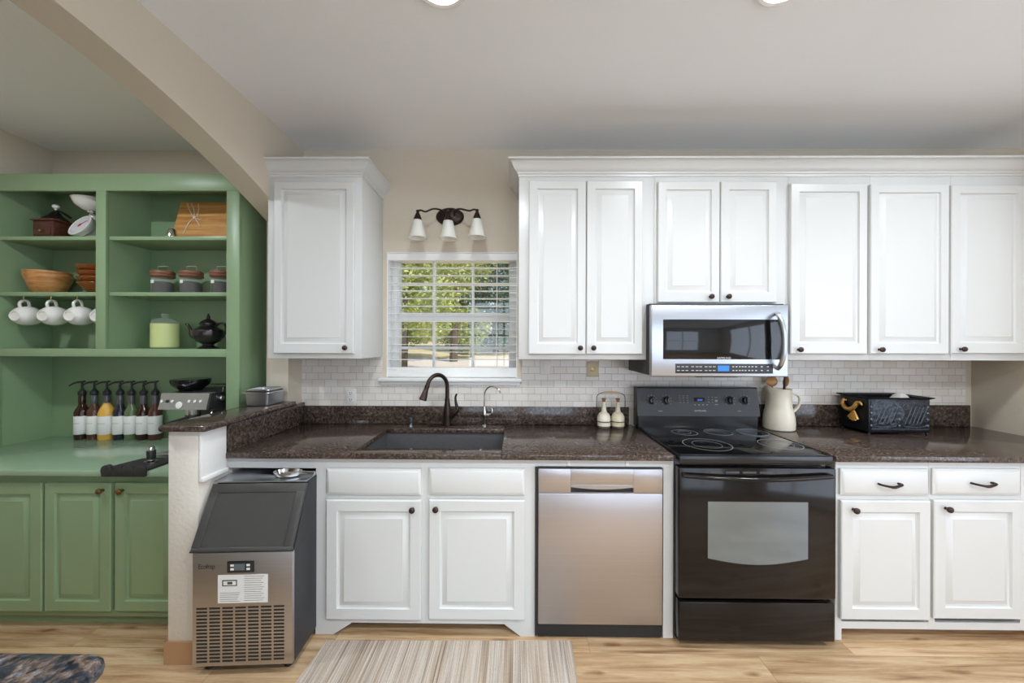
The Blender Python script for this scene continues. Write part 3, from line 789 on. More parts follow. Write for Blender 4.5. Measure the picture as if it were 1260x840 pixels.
marks(t, [(861 + .6, 492, .030, .009)], lambda a_, b_: gp(a_, b_) - Vector((0, .001, 0)), 'display_digits', 'lcd')
p = gp(861, 505); text('brand_lettering', 'SAMSUNG', (p.x, p.y - .0015, p.z), .012, 'ink_w', t, .072, rotx=78)
# door
DF = RY - .012
dz0, dz1 = wz(737, DF, 930), wz(576, DF, 930)
d = obj('oven_door', MB().box(rx0 + .002, rx1 - .002, DF, DF + .045, dz0, dz1, .006), 'black_gloss2', t)
wx0_, wx1_ = wx(871.6, DF), wx(994.8, DF); wz1_ = wz(617.2, DF, 930); wzs = wz(687, DF, 930); wzm = wz(694.6, DF, 930)
pl = [(wx0_, wz1_), (wx1_, wz1_)]
for k in range(13):
    u = k / 12; pl.append((wx1_ + (wx0_ - wx1_) * u, wzs + (wzm - wzs) * math.sin(PI * u)))
obj('oven_window', MB().prism(pl, 'y', DF - .0012, DF + .002), 'oven_window', d)
hz = wz(588, DF - .03, 930); ha, hb = wx(843, DF - .03), wx(1026.5, DF - .03)
pts = []
for k in range(13):
    u = k / 12; pts.append((ha + (hb - ha) * u, DF - .022 - .014 * math.sin(PI * u), hz + .006 - .012 * math.sin(PI * u)))
obj('handle', MB().tube(pts, .0105, 12, 2, flat=(1, 1)), 'black_gloss2', d)
for x in (ha + .008, hb - .008):
    obj('handle_bracket', MB().box(x - .009, x + .009, DF - .024, DF + .001, hz - .006, hz + .016, .004), 'range_black', d)
b = MB()
for k in range(5):
    x0_ = wx(872 + k * 21, DF, 580); b.box(x0_, x0_ + .062, DF - .0008, DF + .002, wz(582.5, DF, 930), wz(580, DF, 930))
obj('vent_slots', b, 'ink', d)
w0, w1 = wz(789.5, DF, 930), wz(741.7, DF, 930)
obj('storage_drawer', MB().box(rx0 + .004, rx1 - .006, DF + .002, DF + .045, w0, w1, .005), 'black_gloss2', t)
obj('leveling_base', MB().box(rx0 + .02, rx1 - .02, RY + .05, -.06, .0, .022), 'seal', t)

# ================================================================ MICROWAVE
MYF = -.415
a = at(801.5, 374.8, MYF); c = at(970.3, 463.8, MYF)
t = thing('microwave_oven', ((a.x + c.x) / 2, -.2, c.z), 'stainless over-the-range microwave under the short wall cabinet', 'microwave')
obj('housing', MB().box(a.x + .002, c.x - .002, MYF + .035, -.009, c.z + .004, UZM - .001, .002), 'dark_side', t)
zt_ = min(a.z, UZM - .001)
d = obj('door', MB().box(a.x, c.x, MYF, MYF + .034, c.z, zt_, .006, 3), 'steel', t)
p0 = at(816, 392.7, MYF); p1 = at(964.5, 442.3, MYF)
obj('door_glass', MB().box(p0.x, p1.x, MYF - .0018, MYF + .004, p1.z, p0.z, .0015), 'black_gloss', d)
p0 = at(831, 447.2, MYF); p1 = at(951, 459.6, MYF)
obj('control_panel', MB().box(p0.x, p1.x, MYF - .0016, MYF + .004, p1.z, p0.z, .001), 'black_plastic', d)
mw = lambda px, py: Vector((wx(px, MYF, py), MYF - .002, wz(py, MYF, px)))
rows = []
for r_ in (451, 455.6):
    for px in (834.5, 840, 845, 852, 857.5, 862, 868.5, 873.5, 878.5): rows.append((px, r_, .014, .0035))
    for px in (902, 906, 910, 913.5, 917, 921.5, 925.5, 930, 937, 944.5): rows.append((px, r_, .009, .005))
marks(d, rows, mw, 'button_marks', 'ink_w')
p0 = mw(890, 453); obj('display', MB().box(p0.x - .030, p0.x + .030, MYF - .0028, MYF - .001, p0.z - .015, p0.z + .015), 'lcd', d)
p0 = mw(890.5, 440.4); text('brand_lettering', 'SAMSUNG', (p0.x, MYF - .003, p0.z), .014, 'ink_w', d, .072)
pts = [at(956, 385.5, MYF), at(958.5, 388, MYF - .03), at(963.5, 402, MYF - .045), at(965.5, 419, MYF - .048), at(964.5, 436, MYF - .045), at(960.5, 449, MYF - .03), at(957, 453.5, MYF)]
obj('handle', MB().tube(pts, [.010, .0115, .0125, .0130, .0125, .0115, .010], 14, 5), 'steel', d)
obj('vent_strip', MB().box(wx(853, MYF + .08), wx(903, MYF + .08), MYF + .04, MYF + .16, c.z - .006, c.z + .006), 'black_plastic', t)

# ================================================================ ICE MAKER
t = thing('ice_maker', (-1.16, -.6, 0), 'stainless and black undercounter ice maker beside the low wall', 'ice maker')
IF = -.852; ix0, ix1 = -1.378, -.964
iz0, iz1 = wz(818.5, IF, 300), wz(679.5, IF, 300)
obj('cabinet_shell', MB().box(ix0 + .004, ix1, IF + .02, -.33, iz0 - .005, iz1, .004).prism([(IF + .012, iz1), (-.715, .772), (-.33, .772), (-.33, iz1)], 'x', ix0 + .006, ix1), 'dark_side', t)
fr = obj('front_panel', MB().box(ix0, ix1, IF, IF + .018, iz0, iz1, .003), 'steel_v', t)
for (x, y) in ((ix0 + .04, IF + .05), (ix1 - .04, IF + .05), (ix0 + .04, -.38), (ix1 - .04, -.38)):
    obj('foot', MB().lathe([(.018, 0), (.018, .01), (.010, .012), (.010, iz0)], (x, y, 0), 14), 'black_plastic', t)
obj('top_panel', MB().box(ix0, ix1 - .001, -.735, -.34, .773, .780, .002), 'steel', t)
# slanted lid
l0 = Vector((0, IF - .006, iz1 + .008)); l1 = Vector((0, -.728, .765))
du = (l1 - l0); nn = Vector((0, -du.z, du.y)).normalized(); L = du.length
rotx = math.atan2(du.z, du.y)
def lidbox(mb, u0, u1, v0, v1, h0, h1, bev=0):
    k = mb.mark(); mb.box(u0, u1, v0, v1, h0, h1, bev)
    mb.xf(k, Matrix.Translation((0, l0.y, l0.z)) @ Matrix.Rotation(rotx, 4, 'X')); return mb
lid = obj('lid', lidbox(lidbox(lidbox(lidbox(MB(), ix0, ix1, 0, .016, -.012, .012, .004), ix0, ix1, L - .038, L, -.006, .012, .002), ix0, ix0 + .035, .015, L - .036, -.006, .012, .002), ix1 - .035, ix1, .015, L - .036, -.006, .012, .002), 'grey_lid', t)
obj('lid_window', lidbox(MB(), ix0 + .034, ix1 - .034, .015, L - .037, -.004, .0075), 'grey_lid', lid)
obj('lid_edge', lidbox(MB(), ix0 - .002, ix1 + .002, -.003, .004, -.014, .010, .002), 'black_plastic', lid)
I = lambda px, py: Vector((wx(px - 3.2, IF, py), IF, wz(py, IF, px)))
def ibox(p0, q0_, p1, q1_, y0, y1, bev=0, mb=None):
    a_, c_ = I(p0, q0_), I(p1, q1_); return (mb or MB()).box(a_.x, c_.x, IF - y1, IF - y0, c_.z, a_.z, bev)
cp = obj('control_panel', ibox(280, 689.5, 312, 704, -.001, .004, .003), 'black_plastic', fr)
obj('display', ibox(288.5, 692.5, 301.5, 700.5, .003, .0048), 'lcd_d', cp)
b = MB()
for (p_, q_) in ((286.5, 694.3), (286.5, 699), (305.5, 694.3), (305.5, 699)): ibox(p_ - 2, q_ - 1.3, p_ + 2, q_ + 1.3, .003, .0055, 0, b)
obj('button_pads', b, 'label', cp)
st = obj('instruction_sticker', ibox(268.8, 706.2, 328, 741.5, -.001, .0006), 'label', fr)
b = MB()
ibox(274, 712.5, 291.5, 714, .0004, .001, 0, b); ibox(274, 719, 291.5, 720.2, .0004, .001, 0, b); ibox(274, 713, 275.2, 720, .0004, .001, 0, b); ibox(290.3, 713, 291.5, 720, .0004, .001, 0, b); ibox(280, 715, 286, 718, .0004, .001, 0, b)
obj('panel_diagram', b, 'ink', st)
b = MB()
for k in range(12): ibox(300, 708.3 + k * 2.7, 324 - (k * 7 % 5), 709.2 + k * 2.7, .0004, .0009, 0, b)
for k in range(5): ibox(271.5, 728 + k * 2.6, 295 - (k * 5 % 4), 728.9 + k * 2.6, .0004, .0009, 0, b)
obj('printed_lines', b, 'ink_l', st)
p = I(255.5, 695.5); text('brand_lettering', 'Ecofrap', (p.x, IF - .001, p.z), .030, 'ink', fr, .066)
b = MB()
for r_ in range(16):
    for c_ in range(7):
        p_ = 243.5 + c_ * 15.25; q_ = 745.8 + r_ * 4.33
        ibox(p_, q_, p_ + 12.6, q_ + 2.3, .0, .0007, 0, b)
obj('vent_grille', b, 'seal', fr)
t.rotation_euler.z = math.radians(3)
# scoop on the ice maker
sxp = atZ(352, 583, .80)
t = thing('ice_scoop', (-1.03, -.655, .7805), 'cast aluminium ice scoop lying on the ice maker', 'scoop')
sc_c = Vector((-1.075, -.675, .7807))
b = MB(); n = 20; rings = []
for (sr, zz) in ((.6, .0), (.85, .006), (1.0, .020), (1.0, .024), (.95, .024), (.8, .010), (.5, .004)):
    rings.append([(sc_c.x + .066 * sr * math.cos(2 * PI * k / n), sc_c.y + .040 * sr * math.sin(2 * PI * k / n), sc_c.z + zz) for k in range(n)])
b.loft(rings); obj('bowl', b, 'chrome', t)
obj('handle', MB().tube([(sc_c.x + .058, sc_c.y, sc_c.z + .018), (sc_c.x + .09, sc_c.y + .002, sc_c.z + .016), (sc_c.x + .125, sc_c.y + .004, sc_c.z + .013)], [.009, .007, .010], 10, 4), 'chrome', t)

# ================================================================ WALL LAMP
LY = -.135
lc = at(553.5, 266, -.015)
t = thing('vanity_light', (lc.x, 0, lc.z), 'three-shade bronze wall light above the window', 'wall lamp')
b = MB(); n = 36; rings = []
for s_, y_ in ((1.0, 0), (1.0, -.008), (.92, -.016), (.80, -.020), (.62, -.026), (.3, -.03)):
    rings.append([(lc.x + .091 * s_ * math.cos(2 * PI * k / n), y_, lc.z + .058 * s_ * math.sin(2 * PI * k / n)) for k in range(n)])
obj('backplate', b.loft(rings), 'bronze', t)
tops = []
for px, py in ((514, 261), (551.5, 262), (587, 260)):
    tops.append(at(px, py, LY))
za = tops[0].z
for k, s_ in ((0, -1), (2, 1)):
    p = tops[k]
    pts = [(lc.x + s_ * .03, -.028, lc.z), (lc.x + s_ * .045, -.07, lc.z + .02), (lc.x + s_ * .085, LY + .02, lc.z + .012), (p.x - s_ * .05, LY, p.z + .004), (p.x - s_ * .02, LY, p.z + .012), (p.x, LY, p.z + .008)]
    obj('arm', MB().tube(pts, .0055, 10, 6), 'bronze', t)
obj('arm', MB().tube([(lc.x, -.028, lc.z), (lc.x, -.08, lc.z + .012), (tops[1].x, LY, tops[1].z + .004)], .0065, 10, 6), 'bronze', t)
for p in tops:
    obj('socket_cup', MB().lathe([(.0, .012), (.010, .012), (.011, .006), (.008, .0), (.014, -.012), (.024, -.038), (.026, -.052), (.024, -.053)], (p.x, LY, p.z), 20), 'bronze', t)
    prof = [(.028, -.050), (.034, -.075), (.043, -.115), (.052, -.150), (.056, -.160), (.053, -.160), (.049, -.150), (.040, -.115), (.031, -.075), (.025, -.052)]
    n = 48; rings = []
    for r_, h_ in prof:
        rings.append([(p.x + (r_ + .0012 * (k % 2)) * math.cos(2 * PI * k / n), LY + (r_ + .0012 * (k % 2)) * math.sin(2 * PI * k / n), p.z + h_) for k in range(n)])
    b = MB(); b.loft(rings, False, False)
    obj('lamp_shade', b, 'frost', t)
    obj('bulb', MB().lathe([(.010, -.050), (.012, -.062), (.024, -.085), (.028, -.105), (.024, -.125), (.012, -.137), (0, -.140)], (p.x, LY, p.z), 18), 'bulb', t)

# ================================================================ WINDOW BLIND
BYc = .045
t = thing('window_blind', ((WX0 + WX1) / 2, BYc, WZ0), 'white horizontal slat blind hung open in the window', 'blind')
bx0, bx1 = WX0 + .004, WX1 - .004
obj('headrail', MB().box(bx0, bx1, .008, .062, wz(320, 0, 555), WZ1 - .002, .003), 'slat', t)
zbot = wz(451.5, .02, 555)
b = MB(); z_ = wz(320, 0, 555) - .045
while z_ > zbot + .02:
    b.box(bx0, bx1, BYc - .024, BYc + .024, z_ - .0014, z_ + .0014); z_ -= .0505
obj('slats', b, 'slat', t)
b = MB().box(bx0, bx1, .004, .055, WZ0 + .018, zbot - .002, .004)
obj('bottom_rail', b, 'slat', t)
for px in (487, 535, 581.5, 611):
    x = wx(px, .02); b = MB()
    b.box(x - .0012, x + .0012, BYc - .0265, BYc - .0245, zbot - .01, wz(320, 0, 555)); b.box(x - .0012, x + .0012, BYc + .0245, BYc + .0265, zbot - .01, wz(320, 0, 555))
    obj('ladder_cord', b, 'slat', t)
for px in (486, 625):
    x = wx(px, .0); obj('cord_button', MB().lathe([(.007, 0), (.007, .006), (0, .008)], (x, .004, zbot - .014), 12, (0, -1, 0)), 'slat', t)

# ================================================================ OUTLETS
def plate(p0, q0_, p1, q1_, mat, label, kind):
    a_ = at(p0, q0_, -.008); c_ = at(p1, q1_, -.008)
    cx, czz = (a_.x + c_.x) / 2, (a_.z + c_.z) / 2
    t = thing('wall_outlet', (cx, -.008, c_.z), label, 'outlet')
    obj('cover_plate', MB().box(a_.x, c_.x, -.014, -.008, c_.z, a_.z, .002), mat, t)
    if kind == 'outlet':
        for dz in (-.021, .021):
            s_ = obj('socket', MB().box(cx - .017, cx + .017, -.016, -.0135, czz + dz - .014, czz + dz + .014, .003), mat, t)
            obj('slots', MB().box(cx - .008, cx - .005, -.0166, -.0155, czz + dz - .003, czz + dz + .007).box(cx + .005, cx + .008, -.0166, -.0155, czz + dz - .003, czz + dz + .007).box(cx - .002, cx + .002, -.0166, -.0155, czz + dz - .010, czz + dz - .006), 'ink', s_)
    elif kind == 'switch':
        obj('rocker', MB().box(cx - .016, cx + .016, -.0175, -.0135, czz - .032, czz + .032, .002), mat, t)
    else:
        obj('emblem', MB().lathe([(.016, 0), (.014, .003), (.006, .004), (0, .005)], (cx, -.0135, czz), 10, (0, -1, 0)), 'brass', t)
plate(426, 478, 438.5, 496.8, 'plastic_w', 'white double outlet on the tile left of the sink', 'outlet')
plate(664.8, 443, 677.5, 460.5, 'plastic_w', 'white rocker switch on the tile just right of the window', 'switch')
plate(722, 444.5, 736.5, 463.5, 'ivory', 'beige outlet plate with brass centre on the tile left of the microwave', 'emblem')

# ================================================================ CRUETS IN WIRE CADDY
cc = [wx(742.8, -.08, 510), wx(759.9, -.08, 510)]; cyy = -.085; cb = CZ1
t = thing('wire_caddy', ((cc[0] + cc[1]) / 2, cyy, cb), 'black wire caddy with a wooden grip holding two cream bottles', 'caddy')
b = MB()
for x in cc:
    n = 24
    for zz in (cb + .010, cb + .040):
        b.tube([(x + .0445 * math.cos(2 * PI * k / n), cyy + .0445 * math.sin(2 * PI * k / n), zz) for k in range(n + 1)], .0022, 6)
hl, hr = cc[0] - .0455, cc[1] + .0455; ht = wz(483, cyy, 752)
b.tube([(hl, cyy, cb + .002), (hl, cyy, ht - .05), (hl + .008, cyy, ht - .014), (hl + .035, cyy, ht - .001), (hl + .05, cyy, ht)], .0022, 6, 4)
b.tube([(hr, cyy, cb + .002), (hr, cyy, ht - .05), (hr - .008, cyy, ht - .014), (hr - .035, cyy, ht - .001), (hr - .05, cyy, ht)], .0022, 6, 4)
obj('wire_frame', b, 'dk_iron', t)
obj('grip', MB().tube([(hl + .04, cyy, ht), ((hl + hr) / 2, cyy, ht + .002), (hr - .04, cyy, ht)], [.006, .0075, .006], 12, 3), 'handlewood', t)
for x, mt, lb in ((cc[0], 'cream', 'white stoneware bottle, left one in the wire caddy'), (cc[1], 'cream2', 'yellowish stoneware bottle, right one in the wire caddy')):
    k = thing('oil_bottle', (x, cyy, cb), lb, 'bottle', 'bottles in the wire caddy')
    obj('bottle_body', MB().lathe([(.036, cb + .001), (.040, cb + .006), (.0415, cb + .05), (.040, cb + .068), (.031, cb + .086), (.017, cb + .098), (.0145, cb + .11), (.0135, cb + .14), (.016, cb + .146), (.016, cb + .158), (.011, cb + .160)], (x, cyy, 0), 28), mt, k)
    obj('stopper', MB().lathe([(.009, cb + .158), (.010, cb + .172), (.014, cb + .174), (.014, cb + .180), (0, cb + .182)], (x, cyy, 0), 16), 'lidwood', k)

# ================================================================ PITCHER WITH UTENSILS
py_ = -.108; px_ = circ(941.8, 975.7, py_)[0]
t = thing('stoneware_pitcher', (px_, py_, CZ1), 'cream stoneware pitcher used as utensil holder beside the range', 'pitcher')
zz = lambda q: wz(q, py_, 958)
prof = [(.078, CZ1 + .0005), (.084, CZ1 + .006), (.086, CZ1 + .035), (.083, CZ1 + .080), (.076, CZ1 + .115), (.070, zz(501)), (.0705, zz(499.5)), (.068, zz(498)), (.0695, zz(496)), (.067, zz(494)), (.065, zz(484)), (.067, zz(480)), (.071, zz(477.5)), (.067, zz(477.5)), (.061, zz(484)), (.062, zz(498)), (.076, CZ1 + .08), (.076, CZ1 + .02), (.0, CZ1 + .015)]
b = MB(); n = 40; rings = []
for r_, h_ in prof:
    ring_ = []
    for k in range(n):
        a_ = 2 * PI * k / n; ex = 0; dz = 0
        if h_ > zz(483):
            g_ = max(0, math.cos(a_ - PI * 1.02)) ** 10; ex = .016 * g_; dz = .010 * g_
            dz += .004 * math.cos(a_ - PI)
        ring_.append((px_ + (r_ + ex) * math.cos(a_), py_ + (r_ + ex) * math.sin(a_), h_ + dz))
    rings.append(ring_)
obj('pitcher_body', b.loft(rings), 'cream', t)
obj('handle', MB().tube([(px_ + .060, py_ - .01, zz(487)), (px_ + .085, py_ - .012, zz(484.5)), (px_ + .112, py_ - .014, zz(487)), (px_ + .118, py_ - .014, zz(494)), (px_ + .105, py_ - .012, zz(501)), (px_ + .078, py_ - .01, zz(506))], [.010, .009, .008, .008, .009, .010], 12, 5, flat=(1.3, .8)), 'cream', t)
def spoon(name, x, y, x2, y2, ztop, mat, lab, cat, head=(.028, .010, .045)):
    t = thing(name, (x, y, CZ1 + .03), lab, cat, 'utensils in the cream pitcher')
    top = Vector((x2, y2, ztop)); bot = Vector((x, y, CZ1 + .03)); dr = (top - bot).normalized()
    obj('shaft', MB().tube([bot, top - dr * head[2]], .0055, 8, 3), mat, t)
    b = MB(); rings = []; n = 16; q = dr.to_track_quat('Z', 'Y')
    for k in range(9):
        a_ = PI * k / 8; w_ = math.sin(a_)
        rings.append([top - dr * head[2] + q @ Vector((head[0] * max(w_, .12) * math.cos(2 * PI * j / n), head[1] * max(w_, .3) * math.sin(2 * PI * j / n), -math.cos(a_) * head[2])) for j in range(n)])
    obj('head', b.loft(rings), mat, t)
ut = zz(463)
spoon('wooden_spoon', px_ - .01, py_ + .01, wx(951.5, py_ + .03, 468), py_ + .05, ut, 'spoonwood', 'round-headed wooden spoon, leftmost in the pitcher', 'spoon', (.040, .012, .034))
spoon('black_spatula', px_ + .005, py_ - .02, wx(962, py_, 468), py_ - .025, ut + .01, 'black_plastic', 'black plastic spatula in the middle of the pitcher', 'spatula', (.016, .005, .045))
spoon('wooden_spatula', px_ + .02, py_ + .02, wx(969.5, py_ + .02, 468), py_ + .03, ut, 'spoonwood', 'narrow wooden spatula, rightmost in the pitcher', 'spatula', (.022, .007, .034))

# ================================================================ BLACK TIN BOX
tb0, tb1 = at(1069, 489, -.245), at(1144, 529, -.245)
ty0, ty1 = -.245, -.058; tz0, tz1 = CZ1 + .014, tb0.z - .006
t = thing('tin_box', ((tb0.x + tb1.x) / 2, -.15, CZ1), 'black embossed metal box with gold rooster handles on the right worktop', 'box')
w = .004
b = MB(); b.box(tb0.x, tb1.x, ty0, ty0 + w, tz0, tz1, .001); b.box(tb0.x, tb1.x, ty1 - w, ty1, tz0, tz1); b.box(tb0.x, tb0.x + w, ty0 + w, ty1 - w, tz0, tz1); b.box(tb1.x - w, tb1.x, ty0 + w, ty1 - w, tz0, tz1); b.box(tb0.x, tb1.x, ty0, ty1, tz0, tz0 + w)
obj('box_body', b, 'tin', t)
obj('embossed_panel', MB().box(tb0.x + .010, tb1.x - .010, ty0 - .003, ty0, tz0 + .012, tz1 - .008, .001), 'embossed', t)
b = MB(); yy = ty0 - .0042; xm_ = (tb0.x + tb1.x) / 2
for (xa, xb) in ((tb0.x + .022, xm_ - .018), (xm_ + .018, tb1.x - .022)):
    za_, zb2 = tz0 + .042, tz1 - .030
    b.tube([(xa, yy, zb2 - .012), (xa + .018, yy, zb2 + .002), ((xa + xb) / 2, yy, zb2 + .006), (xb - .018, yy, zb2 + .002), (xb, yy, zb2 - .012)], .0018, 6, 4)
    b.tube([(xa, yy, za_ + .004), (xa + .02, yy, za_ - .008), (xb - .02, yy, za_ - .008), (xb, yy, za_ + .004)], .0018, 6, 4)
    for k in range(5):
        u = xa + .012 + k * .022; b.tube([(u, yy, za_ + .008), (u + .040, yy, zb2 - .018)], .0013, 6)
b.tube([(tb0.x + .012, yy, tz0 + .020), (tb1.x - .012, yy, tz0 + .020)], .0016, 6)
for x in (tb0.x + .013, xm_, tb1.x - .013):
    for k in range(4): b.lathe([(.007, 0), (.004, .003), (0, .0035)], (x, ty0 - .003, tz0 + .040 + k * .036), 10, (0, -1, 0))
M['relief'] = pm('pale_tin_relief', (92, 98, 106), .35, .4, .2, 60)  # raised lines in a paler colour than the box
obj('relief', b, 'relief', t)
r_ = .016
b = MB(); b.loft([[(tb0.x - e_, ty0 - e_, z_), (tb1.x + e_, ty0 - e_, z_), (tb1.x + e_, ty1 + e_, z_), (tb0.x - e_, ty1 + e_, z_)] for e_, z_ in ((.001, tz1 - .004), (.012, tz1 + .002), (.016, tz1 + .006), (.014, tz1 + .008), (-.004, tz1 - .001), (-.004, tz1 - .006))], False, False)
obj('rim', b, 'tin', t)
for x in (tb0.x + .008, tb1.x - .008):
    for y in (ty0 + .008, ty1 - .008):
        obj('foot', MB().lathe([(.006, CZ1), (.008, CZ1 + .004), (.005, CZ1 + .010), (.006, tz0 + .001)], (x, y, 0), 12), 'dk_iron', t)
# rooster-shaped gold handle on the left side: tail, body, comb and feather fan
hx = tb0.x - .010; hc = (ty0 + ty1) / 2 - .01
rb = MB()
rb.tube([(hx, hc + .070, tz1 - .020), (hx - .004, hc + .072, tz1 - .050), (hx - .006, hc + .052, tz1 - .075), (hx - .008, hc + .020, tz1 - .080), (hx - .006, hc - .010, tz1 - .060), (hx - .004, hc - .022, tz1 - .035), (hx, hc - .040, tz1 - .030), (hx, hc - .052, tz1 - .045)], [.006, .010, .012, .013, .012, .010, .008, .004], 12, 5)
for k in range(5):
    a_ = math.radians(-125 + k * 20)
    rb.tube([(hx - .004, hc - .005, tz1 - .085), (hx - .006, hc - .005 + .055 * math.cos(a_) * .8, tz1 - .085 + .058 * math.sin(a_))], [.006, .009], 8, 3)
rb.tube([(hx + .010, hc + .06, tz1 - .03), (hx - .002, hc + .068, tz1 - .03)], .005, 8); rb.tube([(hx + .010, hc - .02, tz1 - .045), (hx - .002, hc - .022, tz1 - .04)], .005, 8)
obj('rooster_handle', rb, 'gold', t)
# white cloth bundle lying in the box
b = MB(); n = 20; rings = []
bc = Vector((tb1.x - .085, (ty0 + ty1) / 2 - .01, tz0 + .006)); bh = wz(482.5, -.16, 1118) - bc.z
for k in range(9):
    a_ = PI / 2 * k / 8; rr = max(math.cos(a_), .04)
    rings.append([(bc.x + (.092 + .006 * math.sin(5 * j)) * rr * math.cos(2 * PI * j / n), bc.y + (.062 + .005 * math.cos(4 * j)) * rr * math.sin(2 * PI * j / n), bc.z + bh * math.sin(a_)) for j in range(n)])
tag(obj('bread_bag', b.loft(rings), 'plastic_w', None, 60), 'white wrapped bundle sticking out of the black tin box', 'bag')

# ================================================================ PANS ON THE LEDGE
def pan(name, x0, x1, y0, y1, z0, h, lab):
    t = thing(name, ((x0 + x1) / 2, (y0 + y1) / 2, z0), lab, 'pan', 'loaf tins on the granite ledge')
    def rr(e, z, r=.018):
        out = []
        for (cx_, cy_, a0) in ((x1 + e - r, y1 + e - r, 0), (x0 - e + r, y1 + e - r, 90), (x0 - e + r, y0 - e + r, 180), (x1 + e - r, y0 - e + r, 270)):
            for k in range(5):
                a_ = math.radians(a0 + k * 22.5); out.append((cx_ + r * math.cos(a_), cy_ + r * math.sin(a_), z))
        return out
    obj('pan_body', MB().loft([rr(0, z0), rr(.004, z0 + .004), rr(.008, z0 + h * .6), rr(.012, z0 + h - .004), rr(.011, z0 + h - .003), rr(.005, z0 + h * .5), rr(-.003, z0 + .005)]), 'steel', t)
    obj('rim', MB().loft([rr(.011, z0 + h - .005), rr(.022, z0 + h - .004), rr(.022, z0 + h), rr(.010, z0 + h), rr(.010, z0 + h - .004)], False, False), 'chrome', t)
pan('loaf_pan', -1.522, -1.402, -.335, -.200, lz1, .078, 'stainless loaf tin on the granite ledge, lower one')
pan('loaf_pan', -1.514, -1.409, -.322, -.206, lz1 + .010, .082, 'second stainless loaf tin nested inside the lower one')

# ================================================================ GREEN HUTCH
GB, GD = -.60, -.62
GZ1 = .790; GZ0 = GZ1 - .030
gxr = -1.60; gxl = -3.058
t = thing('green_base_cabinet', (-2.3, -.3, 0), 'green painted base cabinet with raised-panel doors in the nook', 'cabinet')
zg = wz(757.5, GB, 100)
obj('cabinet_body', MB().box(gxl, PX0 - .012, GB, -.002, zg, GZ0 - .001, .002), 'green', t)
obj('kick_board', MB().box(gxl, PX0 - .012, GB + .03, GB + .05, 0, zg), 'green', t)
bdoor(t, -34, 50.5, 593.5, 753, None, .055, GD, 'green')
bdoor(t, 54.2, 135.3, 593.8, 753, (121.4, 604.5), .05, GD, 'green', 'knob_g')
bdoor(t, 140.8, 222, 594.2, 753, (145.7, 605), .05, GD, 'green', 'knob_g')
tag(obj('green_worktop', MB().box(gxl, PX0 - .004, -.645, -.0015, GZ0, GZ1, .006), 'green_top'), 'glossy green painted worktop of the nook', 'worktop')
HY = -.285
t = thing('green_hutch', (-2.3, -.14, GZ1), 'green open-shelved hutch standing on the nook worktop', 'hutch')
hz1 = wz(213.5, HY, 100); hzt = wz(234.5, HY, 100)
sxl = -3.04; th = .02
dvx0, dvx1 = wx(117.3, HY), wx(129.3, HY); stx0, stx1 = wx(278.2, HY), wx(294, HY)
hb = wz(438.5, HY, 100); hbt = wz(429, HY, 100)
obj('back_panel', MB().box(gxl, stx1, -.014, -.0015, GZ1, hz1), 'green', t)
obj('side_panel', MB().box(gxl, sxl, HY + .02, -.014, GZ1, hz1), 'green', t)
obj('side_panel', MB().box(stx1 - .02, stx1, HY + .02, -.014, GZ1, hz1), 'green', t)
obj('divider', MB().box(dvx1 - .016, dvx1 - .0, HY + .02, -.014, hb + .02, hz1 - .02), 'green', t)
obj('top_panel', MB().box(sxl, stx1 - .02, HY + .02, -.014, hz1 - .02, hz1), 'green', t)
b = MB()
b.box(gxl, stx1, HY, HY + .02, hzt, hz1, .0015); b.box(stx0, stx1, HY, HY + .02, GZ1 + .001, hzt, .0015)
b.box(dvx0, dvx1, HY, HY + .02, hbt, hzt, .0015); b.box(gxl, stx0, HY, HY + .02, hb, hbt, .0015)
b.box(gxl, -3.03, HY, HY + .02, GZ1 + .001, hb)
obj('face_frame', b, 'green', t)
SH = []
for (q_, q2) in ((290.6, 295.2), (359.2, 363.8), (428.9, 433)):
    zt2 = wz(q_, HY + .022, 100); zb2 = wz(q2, HY + .022, 100); SH.append(zt2)
    obj('shelf', MB().box(sxl, dvx1 - .017, HY + .0215, -.0145, zb2, zt2, .001), 'green', t)
    obj('shelf', MB().box(dvx1 + .001, stx1 - .021, HY + .0215, -.0145, zb2, zt2, .001), 'green', t)
for o_, dz_ in (): pass

# --- items: coffee grinder
sz = SH[0]
gy0, gy1 = -.215, -.100; gx0_, gx1_ = wx(40, gy0), wx(65, gy0)
gx1_ -= .0
gc = Vector(((gx0_ + gx1_) / 2, (gy0 + gy1) / 2, sz))
zt0 = wz(271, gy0, 50)
t = thing('coffee_grinder', gc, 'antique wooden coffee grinder with glass knob on the top left shelf', 'grinder')
obj('base', MB().box(gx0_ - .012, gx1_ + .012, gy0 - .008, gy1 + .012, sz, sz + .012, .003), 'walnut', t)
obj('box_top', MB().box(gx0_ - .012, gx1_ + .012, gy0 - .008, gy1 + .012, zt0, zt0 + .010, .003), 'walnut', t)
obj('box', MB().box(gx0_, gx1_, gy0, gy1, sz + .012, zt0, .003), 'walnut', t)
dr_ = obj('drawer', MB().box(gx0_ + .015, gx1_ - .015, gy0 - .004, gy0 + .01, sz + .02, zt0 - .03, .002), 'walnut', t)
obj('pull', MB().lathe([(.003, 0), (.008, .008), (.006, .014), (0, .016)], (gc.x, gy0 - .004, sz + .045), 12, (0, -1, 0)), 'brass', dr_)
obj('hopper_dome', MB().lathe([(.058, zt0 + .010), (.060, zt0 + .018), (.050, zt0 + .030), (.030, zt0 + .045), (.022, zt0 + .062), (.012, zt0 + .070), (.010, zt0 + .08)], (gc.x + .006, gc.y, 0), 24), 'dk_iron', t)
obj('crank', MB().tube([(gc.x + .006, gc.y, zt0 + .075), (gc.x + .03, gc.y + .01, zt0 + .072), (gc.x + .075, gc.y + .02, zt0 + .040)], [.006, .006, .007], 8, 4), 'dk_iron', t)
